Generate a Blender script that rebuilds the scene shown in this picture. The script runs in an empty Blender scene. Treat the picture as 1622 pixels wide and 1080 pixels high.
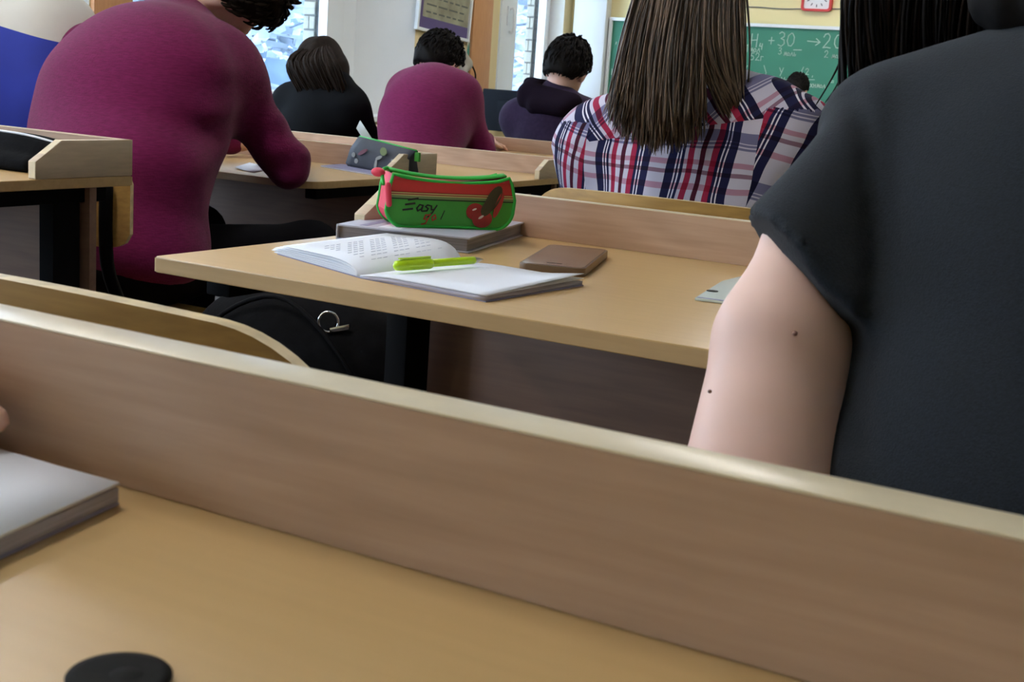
import bpy, bmesh, math, random
import numpy as np
from mathutils import Vector, Matrix

scene = bpy.context.scene
C = scene.collection
rnd = random.Random(7)

# ------------------------------------------------------------------ camera
cam = bpy.data.cameras.new('camera')
camera = bpy.data.objects.new('camera', cam)
C.objects.link(camera)
RIGHT = Vector((0.865, 0.497, 0.067)); FWD = Vector((-0.4777, 0.8566, -0.1952)).normalized()
RIGHT = (RIGHT - FWD * RIGHT.dot(FWD)).normalized(); UP = RIGHT.cross(FWD)
camera.matrix_world = Matrix(((RIGHT.x, UP.x, -FWD.x, 0), (RIGHT.y, UP.y, -FWD.y, 0), (RIGHT.z, UP.z, -FWD.z, 0.94), (0, 0, 0, 1)))
cam.sensor_width = 36.0
cam.lens = 36.0 * 2100 / 1622
cam.clip_start = 0.01
cam.clip_end = 200
cam.dof.use_dof = True
cam.dof.focus_distance = 1.75
cam.dof.aperture_fstop = 30
scene.camera = camera

# ------------------------------------------------------------------ daylight and exposure
world = bpy.data.worlds.new('overcast_sky')
scene.world = world
world.use_nodes = True
bgn = world.node_tree.nodes['Background']
bgn.inputs[0].default_value = (0.58, 0.78, 1.0, 1)
bgn.inputs[1].default_value = 8.5
vs = scene.view_settings
vs.view_transform = 'Standard'
vs.look = 'None'
vs.exposure = 0.92
vs.gamma = 1.0
vs.use_curve_mapping = False
WINDOWS = [(-4.2, -1.7, -5.95), (-1.0, 1.6, -5.95), (2.2, 4.85, -5.95), (5.6, 7.97, -5.95), (9.66, 10.62, -5.80)]   # y0, y1, x of the glass
SILL, HEAD = 0.60, 2.65
XW, YF, XR, YB, ZC = -5.64, 10.8, 3.0, -4.6, 3.2
for y0, y1, gx in WINDOWS:
    L = bpy.data.lights.new('window_portal', 'AREA')
    L.shape = 'RECTANGLE'; L.size = HEAD - SILL; L.size_y = y1 - y0
    L.cycles.is_portal = True
    lo = bpy.data.objects.new('window_portal', L); C.objects.link(lo)
    lo.location = (gx - 0.01, (y0 + y1) / 2, (SILL + HEAD) / 2)
    lo.rotation_euler = (0, math.radians(-90), 0)

# ------------------------------------------------------------------ materials
MATS = {}
def sr(r, g, b):
    f = lambda c: (c / 255 / 12.92) if c / 255 <= 0.04045 else ((c / 255 + 0.055) / 1.055) ** 2.4
    return (f(r), f(g), f(b), 1)
def newmat(name):
    m = bpy.data.materials.new(name); m.use_nodes = True
    MATS[name] = m
    nt = m.node_tree
    return m, nt, nt.nodes['Principled BSDF']
def N(nt, t, **kw):
    n = nt.nodes.new(t)
    for k, v in kw.items(): setattr(n, k, v)
    return n
def noise_mix(nt, col, amt, scale, stretch=(1, 1, 1), detail=4):
    tc = N(nt, 'ShaderNodeTexCoord'); mp = N(nt, 'ShaderNodeMapping')
    mp.inputs['Scale'].default_value = stretch
    nz = N(nt, 'ShaderNodeTexNoise'); nz.inputs['Scale'].default_value = scale; nz.inputs['Detail'].default_value = detail
    nt.links.new(tc.outputs['Object'], mp.inputs[0]); nt.links.new(mp.outputs[0], nz.inputs['Vector'])
    cr = N(nt, 'ShaderNodeValToRGB')
    cr.color_ramp.elements[0].position = 0.3; cr.color_ramp.elements[1].position = 0.72
    cr.color_ramp.elements[0].color = tuple(c * (1 - amt) for c in col[:3]) + (1,)
    cr.color_ramp.elements[1].color = tuple(min(1, c * (1 + amt)) for c in col[:3]) + (1,)
    nt.links.new(nz.outputs['Fac'], cr.inputs[0])
    return cr.outputs[0], nz
def mat(name, col, rough=0.6, amt=0.0, scale=30, stretch=(1, 1, 1), metal=0, spec=0.5, bump=0.0, bscale=None, sheen=0.0, trans=0.0, coat=0.0, sss=0.0):
    m, nt, b = newmat(name)
    b.inputs['Base Color'].default_value = col
    b.inputs['Roughness'].default_value = rough
    b.inputs['Metallic'].default_value = metal
    b.inputs['Specular IOR Level'].default_value = spec
    b.inputs['Sheen Weight'].default_value = sheen
    b.inputs['Transmission Weight'].default_value = trans
    b.inputs['Coat Weight'].default_value = coat
    if sss:
        b.inputs['Subsurface Weight'].default_value = sss
        b.inputs['Subsurface Radius'].default_value = (0.01, 0.004, 0.002)
    if amt:
        o, nz = noise_mix(nt, col, amt, scale, stretch)
        nt.links.new(o, b.inputs['Base Color'])
    if bump:
        tc = N(nt, 'ShaderNodeTexCoord')
        nz = N(nt, 'ShaderNodeTexNoise'); nz.inputs['Scale'].default_value = bscale or scale
        nt.links.new(tc.outputs['Object'], nz.inputs['Vector'])
        bp = N(nt, 'ShaderNodeBump'); bp.inputs['Strength'].default_value = bump; bp.inputs['Distance'].default_value = 0.003
        nt.links.new(nz.outputs['Fac'], bp.inputs['Height']); nt.links.new(bp.outputs[0], b.inputs['Normal'])
    return m
def wood(name, col, dark, rough=0.4, along='x', coat=0.0, rings=True):
    """laminate with fine streaks and soft cathedral grain running along an axis"""
    m, nt, b = newmat(name)
    b.inputs['Roughness'].default_value = rough
    b.inputs['Coat Weight'].default_value = coat
    tc = N(nt, 'ShaderNodeTexCoord'); mp = N(nt, 'ShaderNodeMapping')
    mp.inputs['Scale'].default_value = {'x': (1, 14, 14), 'y': (14, 1, 14), 'z': (14, 14, 1)}[along]
    nt.links.new(tc.outputs['Object'], mp.inputs[0])
    n1 = N(nt, 'ShaderNodeTexNoise'); n1.inputs['Scale'].default_value = 9; n1.inputs['Detail'].default_value = 6
    nt.links.new(mp.outputs[0], n1.inputs['Vector'])
    mp2 = N(nt, 'ShaderNodeMapping')
    mp2.inputs['Scale'].default_value = {'x': (2.2, 8, 8), 'y': (8, 2.2, 8), 'z': (8, 8, 2.2)}[along]
    nt.links.new(tc.outputs['Object'], mp2.inputs[0])
    n2 = N(nt, 'ShaderNodeTexNoise'); n2.inputs['Scale'].default_value = 1.3; n2.inputs['Detail'].default_value = 1
    nt.links.new(mp2.outputs[0], n2.inputs['Vector'])
    ma = N(nt, 'ShaderNodeMath', operation='MULTIPLY'); ma.inputs[1].default_value = 34.0
    nt.links.new(n2.outputs['Fac'], ma.inputs[0])
    sn = N(nt, 'ShaderNodeMath', operation='SINE'); nt.links.new(ma.outputs[0], sn.inputs[0])
    m2 = N(nt, 'ShaderNodeMath', operation='MULTIPLY_ADD'); m2.inputs[1].default_value = 0.10 if rings else 0.03; m2.inputs[2].default_value = 0.0
    nt.links.new(sn.outputs[0], m2.inputs[0])
    ad = N(nt, 'ShaderNodeMath', operation='ADD'); nt.links.new(n1.outputs['Fac'], ad.inputs[0]); nt.links.new(m2.outputs[0], ad.inputs[1])
    cr = N(nt, 'ShaderNodeValToRGB')
    cr.color_ramp.elements[0].position = 0.25; cr.color_ramp.elements[0].color = dark
    cr.color_ramp.elements[1].position = 0.75; cr.color_ramp.elements[1].color = col
    nt.links.new(ad.outputs[0], cr.inputs[0]); nt.links.new(cr.outputs[0], b.inputs['Base Color'])
    return m
def ramp_const(nt, stops):
    cr = N(nt, 'ShaderNodeValToRGB'); r = cr.color_ramp; r.interpolation = 'CONSTANT'
    while len(r.elements) > 1: r.elements.remove(r.elements[-1])
    r.elements[0].position = stops[0][0]; r.elements[0].color = stops[0][1]
    for p, c in stops[1:]:
        e = r.elements.new(p); e.color = c
    return cr
def plaid(name, rot, off=(0, 0)):
    m, nt, b = newmat(name)
    b.inputs['Roughness'].default_value = 0.85
    b.inputs['Specular IOR Level'].default_value = 0.2
    navy, white, lines, red, mar = sr(30, 32, 70), sr(205, 202, 216), sr(235, 232, 240), sr(165, 42, 75), sr(80, 26, 48); off_ = sr(245, 243, 250)
    st = [(0, navy), (.07, white), (.30, navy), (.40, lines), (.415, navy), (.44, lines), (.455, navy), (.49, white), (.53, red), (.60, white), (.67, mar), (.73, white), (.80, red), (.87, navy), (.91, lines), (.925, navy), (.95, lines), (.965, navy)]
    navy2, red2, mar2 = sr(110, 112, 160), sr(215, 150, 170), sr(150, 95, 120)
    st2 = [(0, navy2), (.07, off_), (.36, red2), (.43, off_), (.55, mar2), (.60, off_), (.66, red2), (.72, off_), (.86, navy2), (.89, off_), (.905, navy2), (.93, off_), (.945, navy2)]
    tc = N(nt, 'ShaderNodeTexCoord'); mp = N(nt, 'ShaderNodeMapping')
    mp.inputs['Rotation'].default_value = rot
    nt.links.new(tc.outputs['Object'], mp.inputs[0])
    nz = N(nt, 'ShaderNodeTexNoise'); nz.inputs['Scale'].default_value = 7
    nt.links.new(tc.outputs['Object'], nz.inputs['Vector'])
    sp = N(nt, 'ShaderNodeSeparateXYZ'); nt.links.new(mp.outputs[0], sp.inputs[0])
    outs = []
    for ax, stp, o in (('X', st, off[0]), ('Z', st2, off[1])):
        w = N(nt, 'ShaderNodeMath', operation='MULTIPLY_ADD'); w.inputs[1].default_value = 0.025; nt.links.new(nz.outputs['Fac'], w.inputs[0]); nt.links.new(sp.outputs[ax], w.inputs[2])
        a = N(nt, 'ShaderNodeMath', operation='MULTIPLY_ADD'); a.inputs[1].default_value = 1 / 0.128; a.inputs[2].default_value = o + 20
        nt.links.new(w.outputs[0], a.inputs[0])
        f = N(nt, 'ShaderNodeMath', operation='FRACT'); nt.links.new(a.outputs[0], f.inputs[0])
        cr = ramp_const(nt, stp); nt.links.new(f.outputs[0], cr.inputs[0]); outs.append(cr.outputs[0])
    mx = N(nt, 'ShaderNodeMix', data_type='RGBA', blend_type='MULTIPLY'); mx.inputs['Factor'].default_value = 0.85
    nt.links.new(outs[0], mx.inputs['A']); nt.links.new(outs[1], mx.inputs['B'])
    nt.links.new(mx.outputs['Result'], b.inputs['Base Color'])
    return m

wood('desk_laminate', (0.62, 0.41, 0.18, 1), (0.575, 0.375, 0.16, 1), 0.32, rings=False)
wood('desk_laminate_side', (0.62, 0.42, 0.20, 1), (0.54, 0.35, 0.16, 1), 0.4, rings=False)
wood('rail_laminate', (0.55, 0.365, 0.25, 1), (0.43, 0.275, 0.18, 1), 0.45)
wood('panel_laminate', (0.25, 0.135, 0.09, 1), (0.20, 0.105, 0.07, 1), 0.5, 'x')
mat('edge_band', (0.74, 0.63, 0.43, 1), 0.3, 0.06, 60)
mat('gusset_laminate', (0.60, 0.47, 0.34, 1), 0.45, 0.08, 20, (1, 1, 8))
wood('plywood', (0.60, 0.36, 0.11, 1), (0.42, 0.24, 0.07, 1), 0.4, 'x', 0.3)
mat('plywood_edge', (0.70, 0.55, 0.30, 1), 0.5, 0.3, 40)
mat('black_steel', (0.004, 0.004, 0.005, 1), 0.8, spec=0.1)
mat('chrome', (0.75, 0.75, 0.78, 1), 0.15, metal=1)
mat('wall_paint', sr(222, 205, 160), 0.8, 0.03, 3)
mat('front_wall_paint', sr(236, 222, 170), 0.8, 0.02, 3)
mat('white_paint', sr(225, 228, 230), 0.6, 0.02, 4)
mat('ceiling_paint', sr(228, 226, 220), 0.9)
mat('floor_lino', sr(46, 34, 27), 0.8, 0.15, 6)
mat('upvc', sr(232, 236, 240), 0.35)
wood('orange_wood', sr(206, 152, 106), sr(192, 136, 92), 0.45, 'z', rings=False)
mat('silicate_brick', sr(146, 144, 136), 0.9, 0.08, 30, bump=0.3, bscale=80)
mat('mortar', sr(92, 92, 92), 0.95)
mat('snow', sr(238, 242, 250), 0.8, 0.05, 5)
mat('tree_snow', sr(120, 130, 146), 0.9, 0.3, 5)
mat('bark', sr(90, 84, 80), 0.9, 0.4, 12, (1, 1, 0.3))
mat('far_facade', sr(66, 78, 92), 0.9, 0.3, 2)
mat('dark_forest', sr(58, 70, 84), 0.95, 0.6, 0.9, (1, 1, 0.5))
mat('board_green', sr(58, 138, 112), 0.55, 0.10, 2.5)
mat('chalk', sr(178, 208, 194), 0.9)
mat('paper', sr(232, 236, 246), 0.7)
mat('paper_edge', sr(170, 168, 185), 0.8, 0.25, 600, (0.02, 0.02, 1))
mat('paper_ink', sr(188, 192, 215), 0.8)
mat('skin', sr(230, 190, 174), 0.5, 0.06, 14, spec=0.35, sss=0.08)
mat('mole', sr(140, 100, 88), 0.6)
mat('lips', sr(180, 105, 100), 0.5)
mat('eye_white', sr(230, 228, 222), 0.3)
mat('black_tshirt', (0.0095, 0.0135, 0.0195, 1), 0.85, 0.25, 500, spec=0.25, bump=0.25, bscale=900, sheen=0.08)
mat('burgundy_knit', (0.165, 0.013, 0.072, 1), 0.9, 0.18, 60, (1, 1, 6), spec=0.08, bump=0.35, bscale=260, sheen=0.12)
mat('violet_knit', (0.026, 0.015, 0.042, 1), 0.9, 0.15, 60, spec=0.15, bump=0.2, bscale=300, sheen=0.05)
mat('dark_hood', (0.010, 0.006, 0.013, 1), 0.9, spec=0.06)
mat('black_knit', (0.008, 0.009, 0.011, 1), 0.9, spec=0.06)
mat('blue_cloth', sr(32, 52, 165), 0.75, 0.1, 10)
mat('white_cloth', sr(215, 210, 200), 0.8, 0.04, 10)
mat('trousers', (0.006, 0.006, 0.008, 1), 0.95, spec=0.04)
mat('shoe_rubber', (0.02, 0.02, 0.022, 1), 0.6)
mat('hair_black', (0.010, 0.009, 0.009, 1), 0.75, 0.4, 60, (1, 1, 0.15), spec=0.09)
mat('hair_dark_brown', (0.018, 0.012, 0.009, 1), 0.75, 0.4, 60, (1, 1, 0.15), spec=0.09)
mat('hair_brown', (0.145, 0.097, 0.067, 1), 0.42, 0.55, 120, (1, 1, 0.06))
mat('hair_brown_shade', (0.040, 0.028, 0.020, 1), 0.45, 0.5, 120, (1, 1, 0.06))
plaid('plaid_back', (0, 0, 0), (0.30, 0.1))
plaid('plaid_yoke', (0, math.radians(48), 0), (0.1, 0.35))
plaid('plaid_sleeve', (0, math.radians(-14), 0), (0.55, 0.6))
mat('case_green', sr(68, 162, 58), 0.6, 0.08, 40)
mat('case_green_trim', sr(45, 185, 70), 0.55)
mat('case_red', sr(205, 52, 48), 0.6, 0.08, 30)
mat('case_pink', sr(225, 60, 85), 0.6, 0.06, 30)
mat('print_black', (0.008, 0.010, 0.008, 1), 0.6)
mat('print_cream', sr(205, 185, 120), 0.7)
mat('print_red', sr(180, 60, 40), 0.7)
mat('print_maroon', sr(110, 40, 30), 0.7)
mat('print_cherry', sr(165, 45, 42), 0.6, 0.2, 80)
mat('print_leaf', sr(72, 68, 45), 0.7, 0.2, 60)
mat('print_white', sr(235, 225, 220), 0.6)
mat('lime_plastic', sr(190, 232, 20), 0.3, coat=0.3)
mat('steel', (0.55, 0.54, 0.5, 1), 0.3, metal=1)
mat('phone_glass', sr(96, 74, 62), 0.12, coat=0.5)
mat('phone_case', sr(120, 98, 78), 0.35)
mat('clear_plastic', sr(205, 215, 210), 0.25)
mat('grey_cloth', sr(62, 68, 80), 0.75, 0.15, 25)
mat('print_olive', sr(120, 140, 90), 0.7)
mat('print_plum', sr(110, 55, 75), 0.7)
mat('print_pale', sr(150, 155, 155), 0.7)
mat('notebook_cover', sr(150, 150, 185), 0.5, 0.15, 20)
mat('book_cover', sr(185, 188, 205), 0.35, 0.12, 12)
mat('book_pages', sr(140, 136, 142), 0.85, 0.25, 500, (0.02, 0.02, 1))
mat('poster_sheet', sr(150, 148, 128), 0.5, 0.28, 9)
mat('poster_purple', sr(88, 72, 125), 0.5)
mat('poster_text', sr(95, 98, 96), 0.7)
mat('device_grey', sr(165, 160, 150), 0.5)
mat('monitor_black', (0.007, 0.009, 0.014, 1), 0.7, spec=0.1)
mat('clock_red', sr(205, 40, 38), 0.4)
mat('clock_face', sr(228, 228, 232), 0.5)
mat('clock_ink', sr(90, 90, 100), 0.6)
mat('black_cloth', (0.005, 0.005, 0.006, 1), 0.9, 0.3, 40, bump=0.3, bscale=150, spec=0.08)
mat('black_gloss', (0.008, 0.009, 0.013, 1), 0.15)
mat('black_cap', (0.005, 0.005, 0.0045, 1), 0.7, 0.5, 90, spec=0.12)
mat('lamp_housing', sr(220, 220, 220), 0.5)
m_, nt_, b_ = newmat('glass_pane')
b_.inputs['Transmission Weight'].default_value = 1.0; b_.inputs['Roughness'].default_value = 0.0; b_.inputs['IOR'].default_value = 1.45
# thin architectural glass: clear with a faint reflection, lets daylight through
tr = N(nt_, 'ShaderNodeBsdfTransparent'); gl = N(nt_, 'ShaderNodeBsdfGlossy'); gl.inputs['Roughness'].default_value = 0.02
mx_ = N(nt_, 'ShaderNodeMixShader'); mx_.inputs[0].default_value = 0.06
nt_.links.new(tr.outputs[0], mx_.inputs[1]); nt_.links.new(gl.outputs[0], mx_.inputs[2])
nt_.links.new(mx_.outputs[0], nt_.nodes['Material Output'].inputs[0])
m_, nt_, b_ = newmat('fill_glow')
b_.inputs['Base Color'].default_value = (0.9, 0.9, 0.9, 1)
b_.inputs['Emission Color'].default_value = (1.0, 0.95, 0.90, 1); b_.inputs['Emission Strength'].default_value = 18.0  # emission of the added, unseen ceiling luminaires

# ------------------------------------------------------------------ object helpers
def tag(o, label=None, cat=None, group=None, kind=None):
    if label: o['label'] = label
    if cat: o['category'] = cat
    if group: o['group'] = group
    if kind: o['kind'] = kind
    return o
def thing(name, label, cat, loc=(0, 0, 0), group=None):
    o = bpy.data.objects.new(name, None); C.objects.link(o)
    o.location = loc; o.empty_display_size = 0.05
    return tag(o, label, cat, group)
def absloc(o):
    v = Vector((0, 0, 0))
    while o is not None: v += Vector(o.location); o = o.parent
    return v
def link(name, me, m, parent=None, smooth=False):
    """link a mesh whose coordinates are in the world; the object's origin is its parent's"""
    o = bpy.data.objects.new(name, me); C.objects.link(o)
    if parent is not None:
        me.transform(Matrix.Translation(-absloc(parent))); o.parent = parent
    for mm in (m if isinstance(m, (list, tuple)) else [m]): me.materials.append(MATS[mm])
    if smooth:
        for p in me.polygons: p.use_smooth = True
    return o
def base_origin(o):
    """top-level single mesh: move the origin to the base of its bounding box"""
    me = o.data; cs = [v.co for v in me.vertices]
    b = Vector(((min(c.x for c in cs) + max(c.x for c in cs)) / 2, (min(c.y for c in cs) + max(c.y for c in cs)) / 2, min(c.z for c in cs)))
    me.transform(Matrix.Translation(-b)); o.location = b
    return o
def pyd(name, V, F, m, parent=None, smooth=False, mi=None):
    me = bpy.data.meshes.new(name); me.from_pydata([tuple(v) for v in V], [], F); me.update()
    if mi is not None: me.polygons.foreach_set('material_index', mi)
    return link(name, me, m, parent, smooth)
class MB:
    def __init__(s): s.V = []; s.F = []; s.MI = []; s.mi = 0
    def add(s, V, F):
        n = len(s.V); s.V += [tuple(v) for v in V]
        for f in F: s.F.append(tuple(i + n for i in f)); s.MI.append(s.mi)
        return s
    def box(s, x0, x1, y0, y1, z0, z1):
        return s.add([(x0, y0, z0), (x1, y0, z0), (x1, y1, z0), (x0, y1, z0), (x0, y0, z1), (x1, y0, z1), (x1, y1, z1), (x0, y1, z1)],
                     [(0, 3, 2, 1), (4, 5, 6, 7), (0, 1, 5, 4), (1, 2, 6, 5), (2, 3, 7, 6), (3, 0, 4, 7)])
    def obox(s, c, ax, half):
        """box with centre c, axes ax (3 vectors), half sizes"""
        c = Vector(c); A = [Vector(a).normalized() * h for a, h in zip(ax, half)]
        V = [c + A[0] * i + A[1] * j + A[2] * k for k in (-1, 1) for i, j in ((-1, -1), (1, -1), (1, 1), (-1, 1))]
        return s.add(V, [(0, 3, 2, 1), (4, 5, 6, 7), (0, 1, 5, 4), (1, 2, 6, 5), (2, 3, 7, 6), (3, 0, 4, 7)])
    def prism(s, pts, ext):
        """closed 3d polygon extruded by a vector"""
        n = len(pts); e = Vector(ext); P = [Vector(p) for p in pts]
        return s.add(P + [p + e for p in P], [tuple(range(n - 1, -1, -1)), tuple(range(n, 2 * n))] + [(i, (i + 1) % n, n + (i + 1) % n, n + i) for i in range(n)])
    def tube(s, pts, r, n=8, closed=False, flat=1.0):
        P = [Vector(p) for p in pts]; R = r if isinstance(r, (list, tuple)) else [r] * len(P)
        V = []; F = []; ref = None
        for i, p in enumerate(P):
            t = (P[(i + 1) % len(P)] - P[i - 1]) if closed else (P[min(i + 1, len(P) - 1)] - P[max(i - 1, 0)])
            t = t.normalized() if t.length else Vector((0, 0, 1))
            if ref is None: ref = Vector((0, 0, 1)) if abs(t.z) < 0.9 else Vector((1, 0, 0))
            u = (ref - t * ref.dot(t)).normalized(); w = t.cross(u); ref = u
            for k in range(n):
                a = 2 * math.pi * k / n
                V.append(p + u * (math.cos(a) * R[i] * flat) + w * (math.sin(a) * R[i]))
        m = len(P)
        for i in range(m if closed else m - 1):
            for k in range(n):
                F.append((i * n + k, i * n + (k + 1) % n, ((i + 1) % m) * n + (k + 1) % n, ((i + 1) % m) * n + k))
        if not closed: F += [tuple(range(n - 1, -1, -1)), tuple(range((m - 1) * n, m * n))]
        return s.add(V, F)
    def lathe(s, c, prof, n=24, ax=(0, 0, 1)):
        """profile of (radius, height) turned about an axis through c"""
        w = Vector(ax).normalized(); u = w.orthogonal().normalized(); v = w.cross(u); c = Vector(c); V = []; F = []
        for r, h in prof:
            for k in range(n):
                a = 2 * math.pi * k / n; V.append(c + w * h + (u * math.cos(a) + v * math.sin(a)) * max(r, 1e-5))
        for i in range(len(prof) - 1):
            for k in range(n): F.append((i * n + k, i * n + (k + 1) % n, (i + 1) * n + (k + 1) % n, (i + 1) * n + k))
        F += [tuple(range(n - 1, -1, -1)), tuple(range((len(prof) - 1) * n, len(prof) * n))]
        return s.add(V, F)
    def sheet(s, rows, t=0.0):
        """grid of points; closed into a thin solid when t (vertical thickness) is given"""
        a = len(rows); b = len(rows[0]); V = [Vector(p) for r in rows for p in r]
        F = [(i * b + j, i * b + j + 1, (i + 1) * b + j + 1, (i + 1) * b + j) for i in range(a - 1) for j in range(b - 1)]
        if t:
            n = len(V); V += [p - Vector((0, 0, t)) for p in V]
            F += [tuple(n + q for q in reversed(f)) for f in F]
            rim = [j for j in range(b)] + [i * b + b - 1 for i in range(1, a)] + [(a - 1) * b + j for j in range(b - 2, -1, -1)] + [i * b for i in range(a - 2, 0, -1)]
            F += [(rim[k], n + rim[k], n + rim[(k + 1) % len(rim)], rim[(k + 1) % len(rim)]) for k in range(len(rim))]
        return s.add(V, F)
    def strokes(s, O, U, Vv, lines, w, t):
        """flat strokes in the plane O + a U + b V, thickness t along U x V"""
        O = Vector(O); U = Vector(U); Vv = Vector(Vv); nrm = U.cross(Vv).normalized()
        for ln in lines:
            P = [O + U * a + Vv * b for a, b in ln]
            for p, q in zip(P, P[1:]):
                d = q - p
                if d.length < 1e-7: continue
                d.normalize(); sd = d.cross(nrm)
                s.obox((p + q) / 2 + nrm * t / 2, (d, sd, nrm), ((q - p).length / 2 + w * 0.4, w / 2, t / 2))
        return s
    def build(s, name, m, parent=None, smooth=False, bevel=0.0, seg=2, recalc=True):
        me = bpy.data.meshes.new(name); me.from_pydata(s.V, [], s.F); me.update()
        me.polygons.foreach_set('material_index', s.MI)
        bm = bmesh.new(); bm.from_mesh(me)
        if recalc: bmesh.ops.recalc_face_normals(bm, faces=bm.faces)
        if bevel:
            es = [e for e in bm.edges if len(e.link_faces) == 2 and e.calc_face_angle(0) > 0.6]
            bmesh.ops.bevel(bm, geom=es, offset=bevel, segments=seg, affect='EDGES', profile=0.6, clamp_overlap=True)
        bm.to_mesh(me); bm.free()
        o = link(name, me, m, parent, False)
        if smooth or bevel:
            for p in me.polygons: p.use_smooth = True
            if bevel: me.set_sharp_from_angle(angle=math.radians(40))
        return o
def copy_tree(o, parent=None):
    c = o.copy(); C.objects.link(c); c.parent = parent
    for ch in list(o.children): copy_tree(ch, c)
    return c
def arc(c, r, a0, a1, n): return [(c[0] + r * math.cos(a0 + (a1 - a0) * i / n), c[1] + r * math.sin(a0 + (a1 - a0) * i / n)) for i in range(n + 1)]
def catmull(P, n=6):
    P = [Vector(p) for p in P]; out = []
    for i in range(len(P) - 1):
        a, b, c, d = P[max(i - 1, 0)], P[i], P[i + 1], P[min(i + 2, len(P) - 1)]
        for k in range(n):
            t = k / n
            out.append(0.5 * ((2 * b) + (c - a) * t + (2 * a - 5 * b + 4 * c - d) * t * t + (3 * b - a - 3 * c + d) * t ** 3))
    return out + [P[-1]]

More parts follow.
